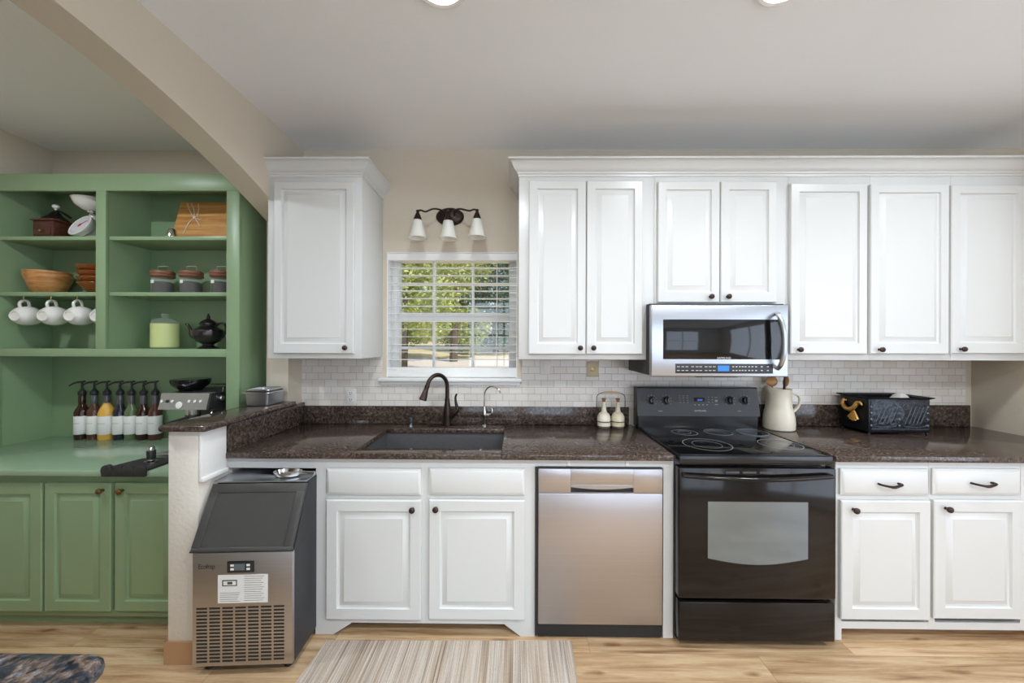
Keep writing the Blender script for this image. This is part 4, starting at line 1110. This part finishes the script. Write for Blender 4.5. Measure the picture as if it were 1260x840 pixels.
obj('crank_knob', MB().lathe([(.006, zt0 + .078), (.006, zt0 + .088), (.016, zt0 + .096), (.017, zt0 + .106), (.012, zt0 + .114), (0, zt0 + .117)], (gc.x + .006, gc.y, 0), 12), 'ceramic', t)
# --- kitchen scale
kc = Vector((wx(103, -.16, 277), -.165, sz))
t = thing('kitchen_scale', kc, 'white kitchen scale with round dial and weighing bowl on the top left shelf', 'scale')
obj('base', MB().lathe([(.062, sz), (.064, sz + .006), (.050, sz + .020), (.030, sz + .05), (.022, sz + .12), (.018, sz + .17)], (kc.x + .03, kc.y + .03, 0), 24), 'ceramic', t)
dc = at(99.5, 277.5, -.185); dd = Vector((-.18, -.80, .42)).normalized()
hs = obj('dial_housing', MB().lathe([(.062, -.03), (.072, -.012), (.076, 0), (.076, .006), (.071, .008), (.069, .004), (0, .004)], dc, 36, dd), 'ceramic', t)
dl = obj('dial', MB().lathe([(.069, .0035), (.069, .0048), (0, .0048)], dc, 36, dd), 'dial', t)
b = MB()
qd = dd.to_track_quat('Z', 'Y').to_matrix().to_4x4(); mk = 0
for k in range(24):
    a_ = 2 * PI * k / 24; m0 = b.mark(); b.box(.055, .064, -.0012, .0012, .0048, .0056); b.xf(m0, Matrix.Translation(dc) @ qd @ Matrix.Rotation(a_, 4, 'Z'))
obj('tick_marks', b, 'ink_l', dl)
b = MB(); m0 = b.mark(); b.box(-.015, .050, -.003, .003, .0056, .0066); b.lathe([(.011, .0056), (.011, .0075), (0, .008)], (0, 0, 0), 16)
b.xf(m0, Matrix.Translation(dc) @ qd @ Matrix.Rotation(math.radians(42), 4, 'Z')); obj('pointer', b, 'red', dl)
bwx, bwr = circ(84.5, 142, -.15)
zr_ = wz(246.5, -.15, 100); zb_ = wz(261, -.15, 100)
obj('weighing_bowl', MB().lathe([(.022, zb_), (bwr * .5, zb_ + .012), (bwr * .82, zb_ + .035), (bwr, zr_), (bwr - .004, zr_), (bwr * .78, zb_ + .040), (bwr * .45, zb_ + .018), (0, zb_ + .010)], (bwx, -.15, 0), 36), 'ceramic', t)
obj('bowl_post', MB().lathe([(.018, sz + .165), (.012, sz + .175), (.012, zb_ - .012), (.030, zb_ - .006), (.030, zb_ + .002)], (bwx, -.15, 0), 16), 'chrome', t)
# --- cutting board / serving crate with bow
c0, c1 = at(208, 249.5, -.085), at(292, 291, -.20)
t = thing('cutting_board', (c0.x + .2, -.12, sz), 'honey-coloured wooden board with raffia bow leaning on the top right shelf', 'board')
bx_0 = -2.142; bx_1 = -1.655; zt3 = wz(249.5, -.06, 240)
b = MB().prism([(-.140, sz + .001), (-.122, sz + .001), (-.050, zt3), (-.068, zt3)], 'x', bx_0, bx_1)
obj('board', b, 'bamboo', t)
def bp(px, py):   # point on the board face
    k_ = .5
    for _ in range(12):
        y_ = -.140 + k_ * .072; z_ = wz(py, y_, px); k_ = (z_ - sz) / (zt3 - sz)
    return Vector((wx(px, y_, py), y_ - .003, z_))
rbn = MB()
for pts in (((239, 268), (234, 259), (231, 250.5)), ((240, 268), (239, 258), (236, 250.5)), ((243, 267), (245, 258), (244.5, 251)), ((240, 268), (233, 274), (226, 288)), ((240, 268), (246, 270), (249, 269.5)), ((240, 268), (244, 274), (247, 279))):
    rbn.tube([bp(*p) for p in pts], .0028, 6, 3)
rbn.lathe([(.008, 0), (.010, .004), (.0, .009)], bp(240, 268), 10, (0, -1, .3))
obj('raffia_bow', rbn, 'cream', t)
cpx = at(212, 286, -.225)
t = thing('pewter_cup', (cpx.x, -.225, sz), 'small pewter cup upside down in front of the wooden board', 'cup')
obj('cup_body', MB().lathe([(.030, sz), (.030, sz + .004), (.024, sz + .03), (.018, sz + .050), (.014, sz + .054), (0, sz + .055)], (cpx.x, -.225, 0), 20), 'chrome', t)
obj('rim', MB().lathe([(.030, sz + .0005), (.033, sz + .002), (.033, sz + .005), (.029, sz + .006)], (cpx.x, -.225, 0), 20), 'chrome', t)
# --- wooden bowls (two nested) and amber bowls
sz = SH[1]
wy = -.145; wc, wr = circ(25.5, 92, wy)
z0_ = sz
def bowl(name, cx_, cy_, z_, r0, r1, h, mat, lab, cat, grp, thk=.005, n=40):
    o = obj(name, MB().lathe([(r0, z_), (r0 + .004, z_ + .002), (r0 + (r1 - r0) * .45, z_ + h * .38), (r0 + (r1 - r0) * .8, z_ + h * .72), (r1, z_ + h - .003), (r1 - .001, z_ + h), (r1 - thk, z_ + h), (r0 + (r1 - r0) * .75 - thk, z_ + h * .72), (r0 + (r1 - r0) * .4 - thk, z_ + h * .40), (max(r0 - thk, .002), z_ + .006), (0.001, z_ + .005)], (cx_, cy_, 0), n), mat, None, 50)
    return tag(o, lab, cat, grp)
bowl('wooden_bowl', wc, wy, sz, .066, wr, .118, 'bowlwood', 'lower of the two large nested wooden bowls', 'bowl', 'wooden bowls on the middle left shelf', .006)
bowl('wooden_bowl', wc - .003, wy, sz + .026, .062, wr - .002, .112, 'bowlwood', 'upper of the two large nested wooden bowls', 'bowl', 'wooden bowls on the middle left shelf', .006)
ac, ar = circ(91, 150, -.15)
for k, lb in enumerate(('lowest amber glass bowl of the stack beside the wooden bowls', 'second amber glass bowl from the bottom of the stack', 'third amber glass bowl from the bottom of the stack', 'topmost amber glass bowl of the stack')):
    bowl('amber_bowl', ac, -.15, sz + .001 + k * .034, .04, ar - .006 + .002 * k, .066, 'amber', lb, 'bowl', 'amber bowls on the middle left shelf', .004)
# --- storage jars
def arc_tag(mb, x, y, r, a0, a1, z0, z1, n=8):
    out = [(x + rr * math.cos(math.radians(a0 + (a1 - a0) * k / n)), y + rr * math.sin(math.radians(a0 + (a1 - a0) * k / n))) for rr, ks in ((r, range(n + 1)), (r + .001, range(n, -1, -1))) for k in ks]
    return mb.prism(out, 'z', z0, z1)
def jar(name, x, y, z_, r, lab):
    t = thing(name, (x, y, z_), lab, 'jar', 'wood-lidded jars on the middle right shelf')
    obj('jar_glass', MB().lathe([(r - .006, z_), (r - .001, z_ + .004), (r, z_ + .03), (r, z_ + .095), (r - .006, z_ + .108)], (x, y, 0), 32, None, True, False), 'glass', t)
    obj('contents', MB().lathe([(r - .010, z_ + .004), (r - .004, z_ + .008), (r - .004, z_ + .072), (r * .7, z_ + .080), (0, z_ + .083)], (x, y, 0), 28), 'coffee', t)
    obj('wooden_lid', MB().lathe([(r - .006, z_ + .104), (r + .003, z_ + .110), (r + .006, z_ + .116), (r + .001, z_ + .124), (r + .006, z_ + .132), (r + .003, z_ + .144), (r - .004, z_ + .148), (0, z_ + .149)], (x, y, 0), 32), 'lidwood', t)
    obj('wire_handle', MB().tube([(x - .030, y, z_ + .14), (x - .030, y, z_ + .178), (x + .034, y, z_ + .178), (x + .034, y, z_ + .14)], .0018, 6), 'chrome', t)
    obj('paper_tag', arc_tag(MB(), x, y, r + .0005, -118, -92, z_ + .066, z_ + .086), 'label', t)
    return t
jy = -.13
jc = [circ(184, 216, jy), circ(219, 251, jy), circ(257, 288, jy)]; jx = [c_[0] for c_ in jc]
j0 = jar('storage_jar', jx[0], jy, sz, jc[0][1] - .003, 'glass jar with brown wooden lid, leftmost of the three')
dup(j0, (jx[1], jy, sz), 'glass jar with brown wooden lid, middle of the three')
dup(j0, (jx[2], jy, sz), 'glass jar with brown wooden lid, partly behind the hutch frame')
# --- mugs hanging under the shelf
zs = wz(364, HY + .03, 60) 
ax_ = Vector((.10, -.99, -.05)).normalized()   # direction of the mug's foot
def mug(cx_, cy_, cz_, lab, first=True):
    t = thing('hanging_mug', (cx_, cy_, cz_), lab, 'mug', 'white mugs hanging under the middle shelf')
    c_ = Vector((cx_, cy_, cz_))
    r = .058
    b = MB().lathe([(0, .050), (.022, .050), (.024, .0545), (.029, .0545), (.031, .049), (.044, .038), (.054, .018), (.0580, -.008), (.056, -.032), (.053, -.044), (.050, -.044), (.053, -.032), (.054, -.006), (.050, .016), (.040, .034), (.0, .044)], c_, 36, ax_)
    obj('mug_body', b, 'ceramic', t, 60)
    up = Vector((0, 0, 1)); s_ = Vector(ax_)
    pts = [c_ + s_ * .024 + up * .050, c_ + s_ * .028 + up * .074, c_ + s_ * .010 + up * .092, c_ - s_ * .014 + up * .086, c_ - s_ * .022 + up * .055]
    obj('mug_handle', MB().tube(pts, [.008, .007, .0065, .007, .008], 10, 5), 'ceramic', t)
    hk = c_ + s_ * .006 + up * .088
    return t
my = -.212
mp_ = [(31, 388.5), (64.5, 388.5), (96.5, 388.5), (128, 389)]
mc = [at(p_, q_, my) for p_, q_ in mp_]
lbs = ['white mug hanging on a hook, leftmost of the row', 'white mug hanging second from the left', 'white mug hanging third from the left', 'white mug mostly hidden behind the hutch divider']
m0_ = mug(mc[0].x, my, mc[0].z, lbs[0])
for p_, l_ in zip(mc[1:], lbs[1:]): dup(m0_, (p_.x, my, p_.z), l_)
zsh = SH[1] - (SH[0] - wz(295.2, HY + .022, 100))
for k_, (p_, l_) in enumerate(zip(mc, ('leftmost', 'second', 'third', 'rightmost'))):
    hp = Vector((p_.x, my, p_.z)) + ax_ * .008
    tp = hp.z + .088
    o = obj('cup_hook', MB().tube([(hp.x, hp.y, zsh), (hp.x, hp.y, tp + .010), (hp.x + .006, hp.y, tp - .004), (hp.x, hp.y, tp - .009), (hp.x - .009, hp.y, tp - .002)], .0022, 6, 4), 'brass')
    tag(o, {'leftmost': 'small brass cup hook holding the leftmost mug', 'second': 'small brass cup hook holding the second mug', 'third': 'small brass cup hook holding the third mug', 'rightmost': 'small brass cup hook holding the rightmost mug'}[l_], 'hook', 'cup hooks under the middle shelf')
# --- candle jar
sz = wz(428.9, HY + .022, 100)
cyj = -.14; cx_, cr = circ(183.5, 222, cyj)
t = thing('candle_jar', (cx_, cyj, sz), 'glass canister filled with pale green wax on the lower right shelf', 'jar')
hh = wz(397, cyj, 202) - sz
obj('jar_glass', MB().lathe([(cr - .006, sz), (cr - .001, sz + .004), (cr, sz + .02), (cr, sz + hh)], (cx_, cyj, 0), 36, None, True, False), 'glass', t)
obj('wax', MB().lathe([(cr - .010, sz + .004), (cr - .003, sz + .010), (cr - .003, sz + hh - .006), (0, sz + hh - .006)], (cx_, cyj, 0), 36), 'candle', t)
obj('glass_lid', MB().lathe([(cr - .001, sz + hh + .0005), (cr - .006, sz + hh + .010), (cr * .7, sz + hh + .022), (.020, sz + hh + .030), (.012, sz + hh + .034), (.022, sz + hh + .046), (.020, sz + hh + .056), (0, sz + hh + .058)], (cx_, cyj, 0), 32), 'glass', t)
# --- teapot
ty_ = -.14; tx = circ(240, 272, ty_)[0]
zq = lambda q: wz(q, ty_, 256)
t = thing('teapot', (tx, ty_, sz), 'tarnished silver teapot on the lower right shelf', 'teapot')
obj('pot_body', MB().lathe([(.055, sz), (.058, sz + .004), (.048, sz + .010), (.028, sz + .020), (.030, sz + .028), (.058, sz + .045), (.078, sz + .075), (.082, sz + .095), (.075, sz + .115), (.052, sz + .130), (.040, sz + .140), (.043, sz + .150)], (tx, ty_, 0), 32), 'pewter', t)
obj('lid', MB().lathe([(.046, sz + .150), (.046, sz + .155), (.036, sz + .168), (.018, sz + .180), (.008, sz + .186), (.011, sz + .196), (.006, sz + .204), (.004, sz + .215), (0, sz + .218)], (tx, ty_, 0), 24), 'pewter', t)
obj('spout', MB().tube([(tx - .070, ty_, sz + .070), (tx - .100, ty_ - .005, sz + .085), (tx - .105, ty_ - .005, sz + .115), (tx - .122, ty_ - .006, sz + .145), (tx - .135, ty_ - .006, sz + .150)], [.018, .013, .010, .008, .007], 12, 5), 'pewter', t)
obj('handle', MB().tube([(tx + .045, ty_, sz + .138), (tx + .075, ty_, sz + .158), (tx + .105, ty_, sz + .150), (tx + .108, ty_, sz + .110), (tx + .095, ty_, sz + .075), (tx + .074, ty_, sz + .065)], [.006, .006, .007, .006, .006, .005], 10, 5), 'pewter', t)

# --- syrup bottles with pumps
SYY = -.075
def syrup(px, r, lq, neck, lab, hgt=1.0):
    x = wx(px, SYY, 520); z0_ = GZ1
    t = thing('pump_bottle', (x, SYY, z0_), lab, 'bottle', 'syrup bottles on the nook worktop')
    zl = lambda q: wz(q, SYY, px)
    zsh_ = zl(505) if r < .04 else zl(508)
    zn = zl(498)
    if r < .04: prof = [(r - .003, z0_), (r, z0_ + .005), (r, zsh_ - .005), (r - .004, zsh_ + .006), (r * .6, zsh_ + .026), (.017, zsh_ + .040), (.0155, zl(487)), (.0155, zl(484.5))]
    else: prof = [(r - .003, z0_), (r, z0_ + .005), (r, zsh_), (r - .004, zsh_ + .014), (r * .75, zsh_ + .034), (.022, zl(498.5)), (.017, zl(496)), (.0155, zl(484.5))]
    obj('bottle_glass', MB().lathe(prof, (x, SYY, 0), 24), [lq], t, 50)
    obj('neck_sleeve', MB().lathe([(.0165, zl(498)), (.017, zl(497)), (.017, zl(485.5)), (.016, zl(485))], (x, SYY, 0), 18), neck, t)
    obj('label_sheet', MB().lathe([(r + .0006, zl(533)), (r + .0012, zl(533) + .001), (r + .0012, zl(511)), (r + .0006, zl(511) + .001)], (x, SYY, 0), 28, None, False, False), 'label', t)
    b = MB(); n = 9
    for q_, w_ in ((519.5, .7),):
        zz_ = zl(q_)
        p_ = [(x + (r + .0016) * math.cos(-PI / 2 + a_ * w_), SYY + (r + .0016) * math.sin(-PI / 2 + a_ * w_)) for a_ in [(-.9 + 1.8 * k / n) for k in range(n + 1)]]
        b.loft([[(u, v, zz_ + .0012) for u, v in p_], [(u, v, zz_ - .0012) for u, v in p_]], False, False, False)
    obj('label_print', b, 'ink_l', t)
    pu = obj('pump', MB().lathe([(.017, zl(486)), (.021, zl(484.5)), (.020, zl(481.5)), (.010, zl(479)), (.006, zl(477)), (.005, zl(471)), (.009, zl(470.5)), (.009, zl(468.6)), (0, zl(468.3))], (x, SYY, 0), 18), 'black_plastic', t)
    zn_ = zl(469.6)
    obj('nozzle', MB().tube([(x + .018, SYY, zn_ + .004), (x, SYY, zn_), (x - .035, SYY - .006, zn_ - .004), (x - .064, SYY - .010, zn_ - .020), (x - .070, SYY - .011, zn_ - .026)], [.005, .007, .0058, .0045, .004], 10, 4), 'black_plastic', pu)
syrup(101, .0365, 'syrup_dk', 'syrup_dk', 'dark amber pump bottle with white label, leftmost of seven')
syrup(116, .0345, 'syrup_br', 'syrup_neck', 'brown pump bottle with white label, second from the left')
syrup(131.5, .0415, 'syrup_y', 'syrup_neck', 'wide yellow sauce pump bottle')
syrup(147.8, .0345, 'syrup_bk', 'syrup_neck', 'blue-black pump bottle right beside the yellow one')
syrup(161.8, .0345, 'syrup_g', 'syrup_neck', 'pale green clear pump bottle, fifth from the left')
syrup(176.6, .0345, 'syrup_dk', 'syrup_neck', 'dark red-brown pump bottle, sixth from the left')
syrup(191.0, .0345, 'syrup_br', 'syrup_neck', 'brown pump bottle touching the espresso machine, rightmost of seven')

# --- espresso machine
EY = -.33
e0, e1 = at(198.3, 484, EY + .03), at(258.3, 503.5, EY)
ex0, ex1 = wx(197, EY, 490), wx(258.5, EY, 490)
ezt, ezm = wz(484, EY, 228), wz(503.3, EY, 228)
t = thing('espresso_machine', ((ex0 + ex1) / 2, -.2, GZ1), 'stainless espresso machine with bean hopper on the nook worktop', 'coffee machine')
obj('housing', MB().box(ex0 + .004, ex1, EY + .05, -.03, ezm - .01, ezt, .004).box(ex0 + .004, ex1, -.13, -.03, GZ1 + .002, ezm, .003), 'black_plastic', t)
fp = obj('front_panel', MB().prism([(EY - .014, ezm), (EY + .010, ezt + .001), (EY + .055, ezt + .001), (EY + .055, ezm)], 'x', ex0, ex1 - .012), 'steel', t)
obj('side_trim', MB().prism([(EY - .012, ezm + .002), (EY + .012, ezt - .001), (EY + .055, ezt - .001), (EY + .055, ezm + .002)], 'x', ex1 - .0115, ex1), 'black_plastic', t)
def ep(px, py):
    z_ = wz(py, EY, px); k_ = (z_ - ezm) / (ezt - ezm); return Vector((wx(px, EY, py), EY - .014 + .024 * k_ - .001, z_))
nr = Vector((0, -1, .25)).normalized()
obj('pressure_gauge', MB().lathe([(.019, 0), (.019, .005), (.016, .006), (0, .006)], ep(222.5, 498), 20, nr), 'ceramic', fp)
for p_ in ((200, 493.5), (206.5, 493.5), (213, 493.5), (233.5, 493.5), (240.5, 493.5), (247.5, 493.5)):
    obj('button', MB().lathe([(.008, 0), (.008, .004), (0, .005)], ep(*p_), 14, nr), 'ceramic' if p_[0] != 206.5 else 'black_plastic', fp)
hxx = wx(231.5, EY + .12, 475); hz_ = ezt
obj('bean_hopper', MB().lathe([(.055, hz_), (.060, hz_ + .008), (.090, hz_ + .035), (.098, hz_ + .055), (.098, hz_ + .066), (.092, hz_ + .070), (0, hz_ + .068)], (hxx, EY + .14, 0), 28), 'black_gloss', t)
obj('group_head', MB().lathe([(.032, ezm - .036), (.034, ezm - .030), (.034, ezm), (.030, ezm + .004)], ((ex0 + ex1) / 2 + .02, EY + .03, 0), 24), 'chrome', t)
obj('portafilter', MB().lathe([(.030, ezm - .060), (.036, ezm - .058), (.036, ezm - .036), (.030, ezm - .034)], ((ex0 + ex1) / 2 + .02, EY + .03, 0), 24).tube([((ex0 + ex1) / 2 + .02, EY + .0, ezm - .048), ((ex0 + ex1) / 2 + .02, EY - .10, ezm - .055), ((ex0 + ex1) / 2 + .02, EY - .14, ezm - .06)], [.010, .012, .013], 12, 3), 'black_plastic', t)
obj('drip_tray', MB().box(-1.925, ex1 - .01, -.455, -.13, GZ1 + .002, GZ1 + .028, .004), 'steel', t)
obj('tray_base', MB().box(-1.915, ex1 - .015, -.445, -.13, GZ1 + .0005, GZ1 + .006), 'black_plastic', t)
obj('steam_knob', MB().lathe([(.018, 0), (.018, .016), (.014, .020), (0, .020)], (ex1, EY + .07, (ezt + ezm) / 2 + .01), 18, (1, 0, 0)), 'chrome', t)
obj('steam_wand', MB().tube([(ex1 - .02, EY + .03, ezm + .004), (ex1 + .01, EY + .0, ezm - .03), (ex1 + .012, EY - .02, ezm - .12)], .005, 8, 4), 'chrome', t)
obj('cup_rail', MB().tube([(ex0 + .02, -.05, ezt), (ex0 + .02, -.05, ezt + .022), (ex1 - .005, -.05, ezt + .022), (ex1 - .005, EY + .10, ezt + .022), (ex1 - .005, EY + .10, ezt)], .003, 8), 'chrome', t)
# --- tamping mat and tamper
t = thing('tamping_mat', (-1.87, -.56, GZ1), 'black rubber tamping mat hanging over the nook worktop edge', 'mat')
pl = [(-1.955, -.49), (-1.80, -.46), (-1.775, -.50), (-1.772, -.655), (-1.985, -.655), (-1.988, -.62)]
obj('mat', MB().prism(pl, 'z', GZ1 + .0005, GZ1 + .012), 'mat_rubber', t)
b = MB()
for k in range(4): b.lathe([(.027, 0), (.027, .016), (.024, .018)], (-1.958 + k * .053, -.648, GZ1 + .006), 20, (0, -1, 0))
b.box(-1.985, -1.772, -.663, -.648, GZ1 - .024, GZ1 + .012, .004)
obj('lip', b, 'mat_rubber', t)
p = atZ(186, 569.5, GZ1 + .012)
t = thing('coffee_tamper', (p.x, p.y, GZ1 + .012), 'black-handled coffee tamper standing on the rubber mat', 'tamper')
zz0 = GZ1 + .0122
obj('tamper_foot', MB().lathe([(.027, zz0), (.027, zz0 + .010), (.012, zz0 + .014), (.010, zz0 + .02)], (p.x, p.y, 0), 24), 'chrome', t)
obj('grip', MB().lathe([(.012, zz0 + .018), (.018, zz0 + .024), (.019, zz0 + .060), (.017, zz0 + .064), (0, zz0 + .064)], (p.x, p.y, 0), 20), 'black_plastic', t)
obj('grip_cap', MB().lathe([(.014, zz0 + .064), (.014, zz0 + .078), (.010, zz0 + .084), (0, zz0 + .085)], (p.x, p.y, 0), 18), 'chrome', t)

# ================================================================ CEILING LAMPS
def can(x, y, watt, lab):
    t = thing('recessed_light', (x, y, H), lab, 'ceiling lamp', 'recessed ceiling lights')
    obj('trim_ring', MB().lathe([(.100, H), (.100, H - .006), (.092, H - .010), (.080, H - .008), (.078, H)], (x, y, 0), 36), 'trimw', t)
    obj('lens', MB().lathe([(.079, H - .001), (.079, H - .007), (0, H - .007)], (x, y, 0), 30), lens_m, t)
    la = bpy.data.lights.new('lamp_light', 'AREA'); la.shape = 'DISK'; la.size = .15; la.energy = watt; la.color = (.88, .945, 1); la.spread = math.radians(178 if x < -2 else 158)
    lo = bpy.data.objects.new('lamp_light', la); COL.objects.link(lo); lo.parent = t; lo.location = (0, 0, -.012)
lens_m = emis('lamp_lens', (255, 250, 240), 6)
for x, y, w_, lb in ((-.267, -1.13, CAN_W, 'bright recessed ceiling light over the sink side, cut by the top edge'), (.94, -1.13, CAN_W, 'bright recessed ceiling light over the range side, cut by the top edge'),
                     (2.15, -1.13, CAN_W, 'recessed ceiling light over the right-hand worktop'), (-.267, -2.65, BACK_W, 'added unseen recessed light behind the camera on the left'),
                     (.94, -2.65, BACK_W, 'added unseen recessed light behind the camera in the middle'), (2.15, -2.65, BACK_W, 'added unseen recessed light behind the camera on the right'),  # back row added out of view as extra room light
                     (-2.3, -1.35, NOOK_W, 'recessed ceiling light inside the nook')):
    can(x, y, w_, lb)

# ================================================================ ISLAND AND RUG
p = atZ(141, 799, .90); q = atZ(100, 838, .90)
ix = (p.x + q.x) / 2 ; iy = p.y
t = thing('kitchen_island', (ix - .9, iy - .5, 0), 'kitchen island with dark speckled granite top at the lower left', 'island')
b = MB(); r_ = .035; rings = []
def isl(e, z_):
    out = []
    x1_, y1_, x0_, y0_ = ix - e, iy - e, ix - 1.85 + e, iy - 1.0 + e
    for (cx2, cy2, a0) in ((x1_ - r_, y1_ - r_, 0), (x0_ + r_, y1_ - r_, 90), (x0_ + r_, y0_ + r_, 180), (x1_ - r_, y0_ + r_, 270)):
        for k in range(7):
            a_ = math.radians(a0 + 15 * k); out.append((cx2 + r_ * math.cos(a_), cy2 + r_ * math.sin(a_), z_))
    return out
for e_, z_ in ((.016, .866), (.006, .869), (.001, .876), (0, .883), (.001, .890), (.006, .897), (.016, .90)): rings.append(isl(e_, z_))
obj('island_top', b.loft(rings), 'granite2', t)
obj('island_body', MB().box(ix - 1.82, ix - .03, iy - .97, iy - .03, .0, .866, .003), 'white', t)

rt0, rt1 = atZ(402, 788, .008), atZ(703.5, 788, .008); rl, rr2 = atZ(363, 840, .008), atZ(711, 840, .008)
yend = -1.75
def ext(a, c): 
    k = (yend - a.y) / (c.y - a.y); return Vector((a.x + (c.x - a.x) * k * .35 + (c.x - a.x) * .65, yend, .008))
pl = [(rt0.x, rt0.y), (rt1.x, rt1.y), (rr2.x, rr2.y), (ext(rt1, rr2).x, yend), (ext(rt0, rl).x, yend), (rl.x, rl.y)]
b = MB().prism(pl, 'z', .0008, .009)
tag(obj('floor_rug', b, 'rug'), 'beige and grey striped woven runner on the oak floor', 'rug')
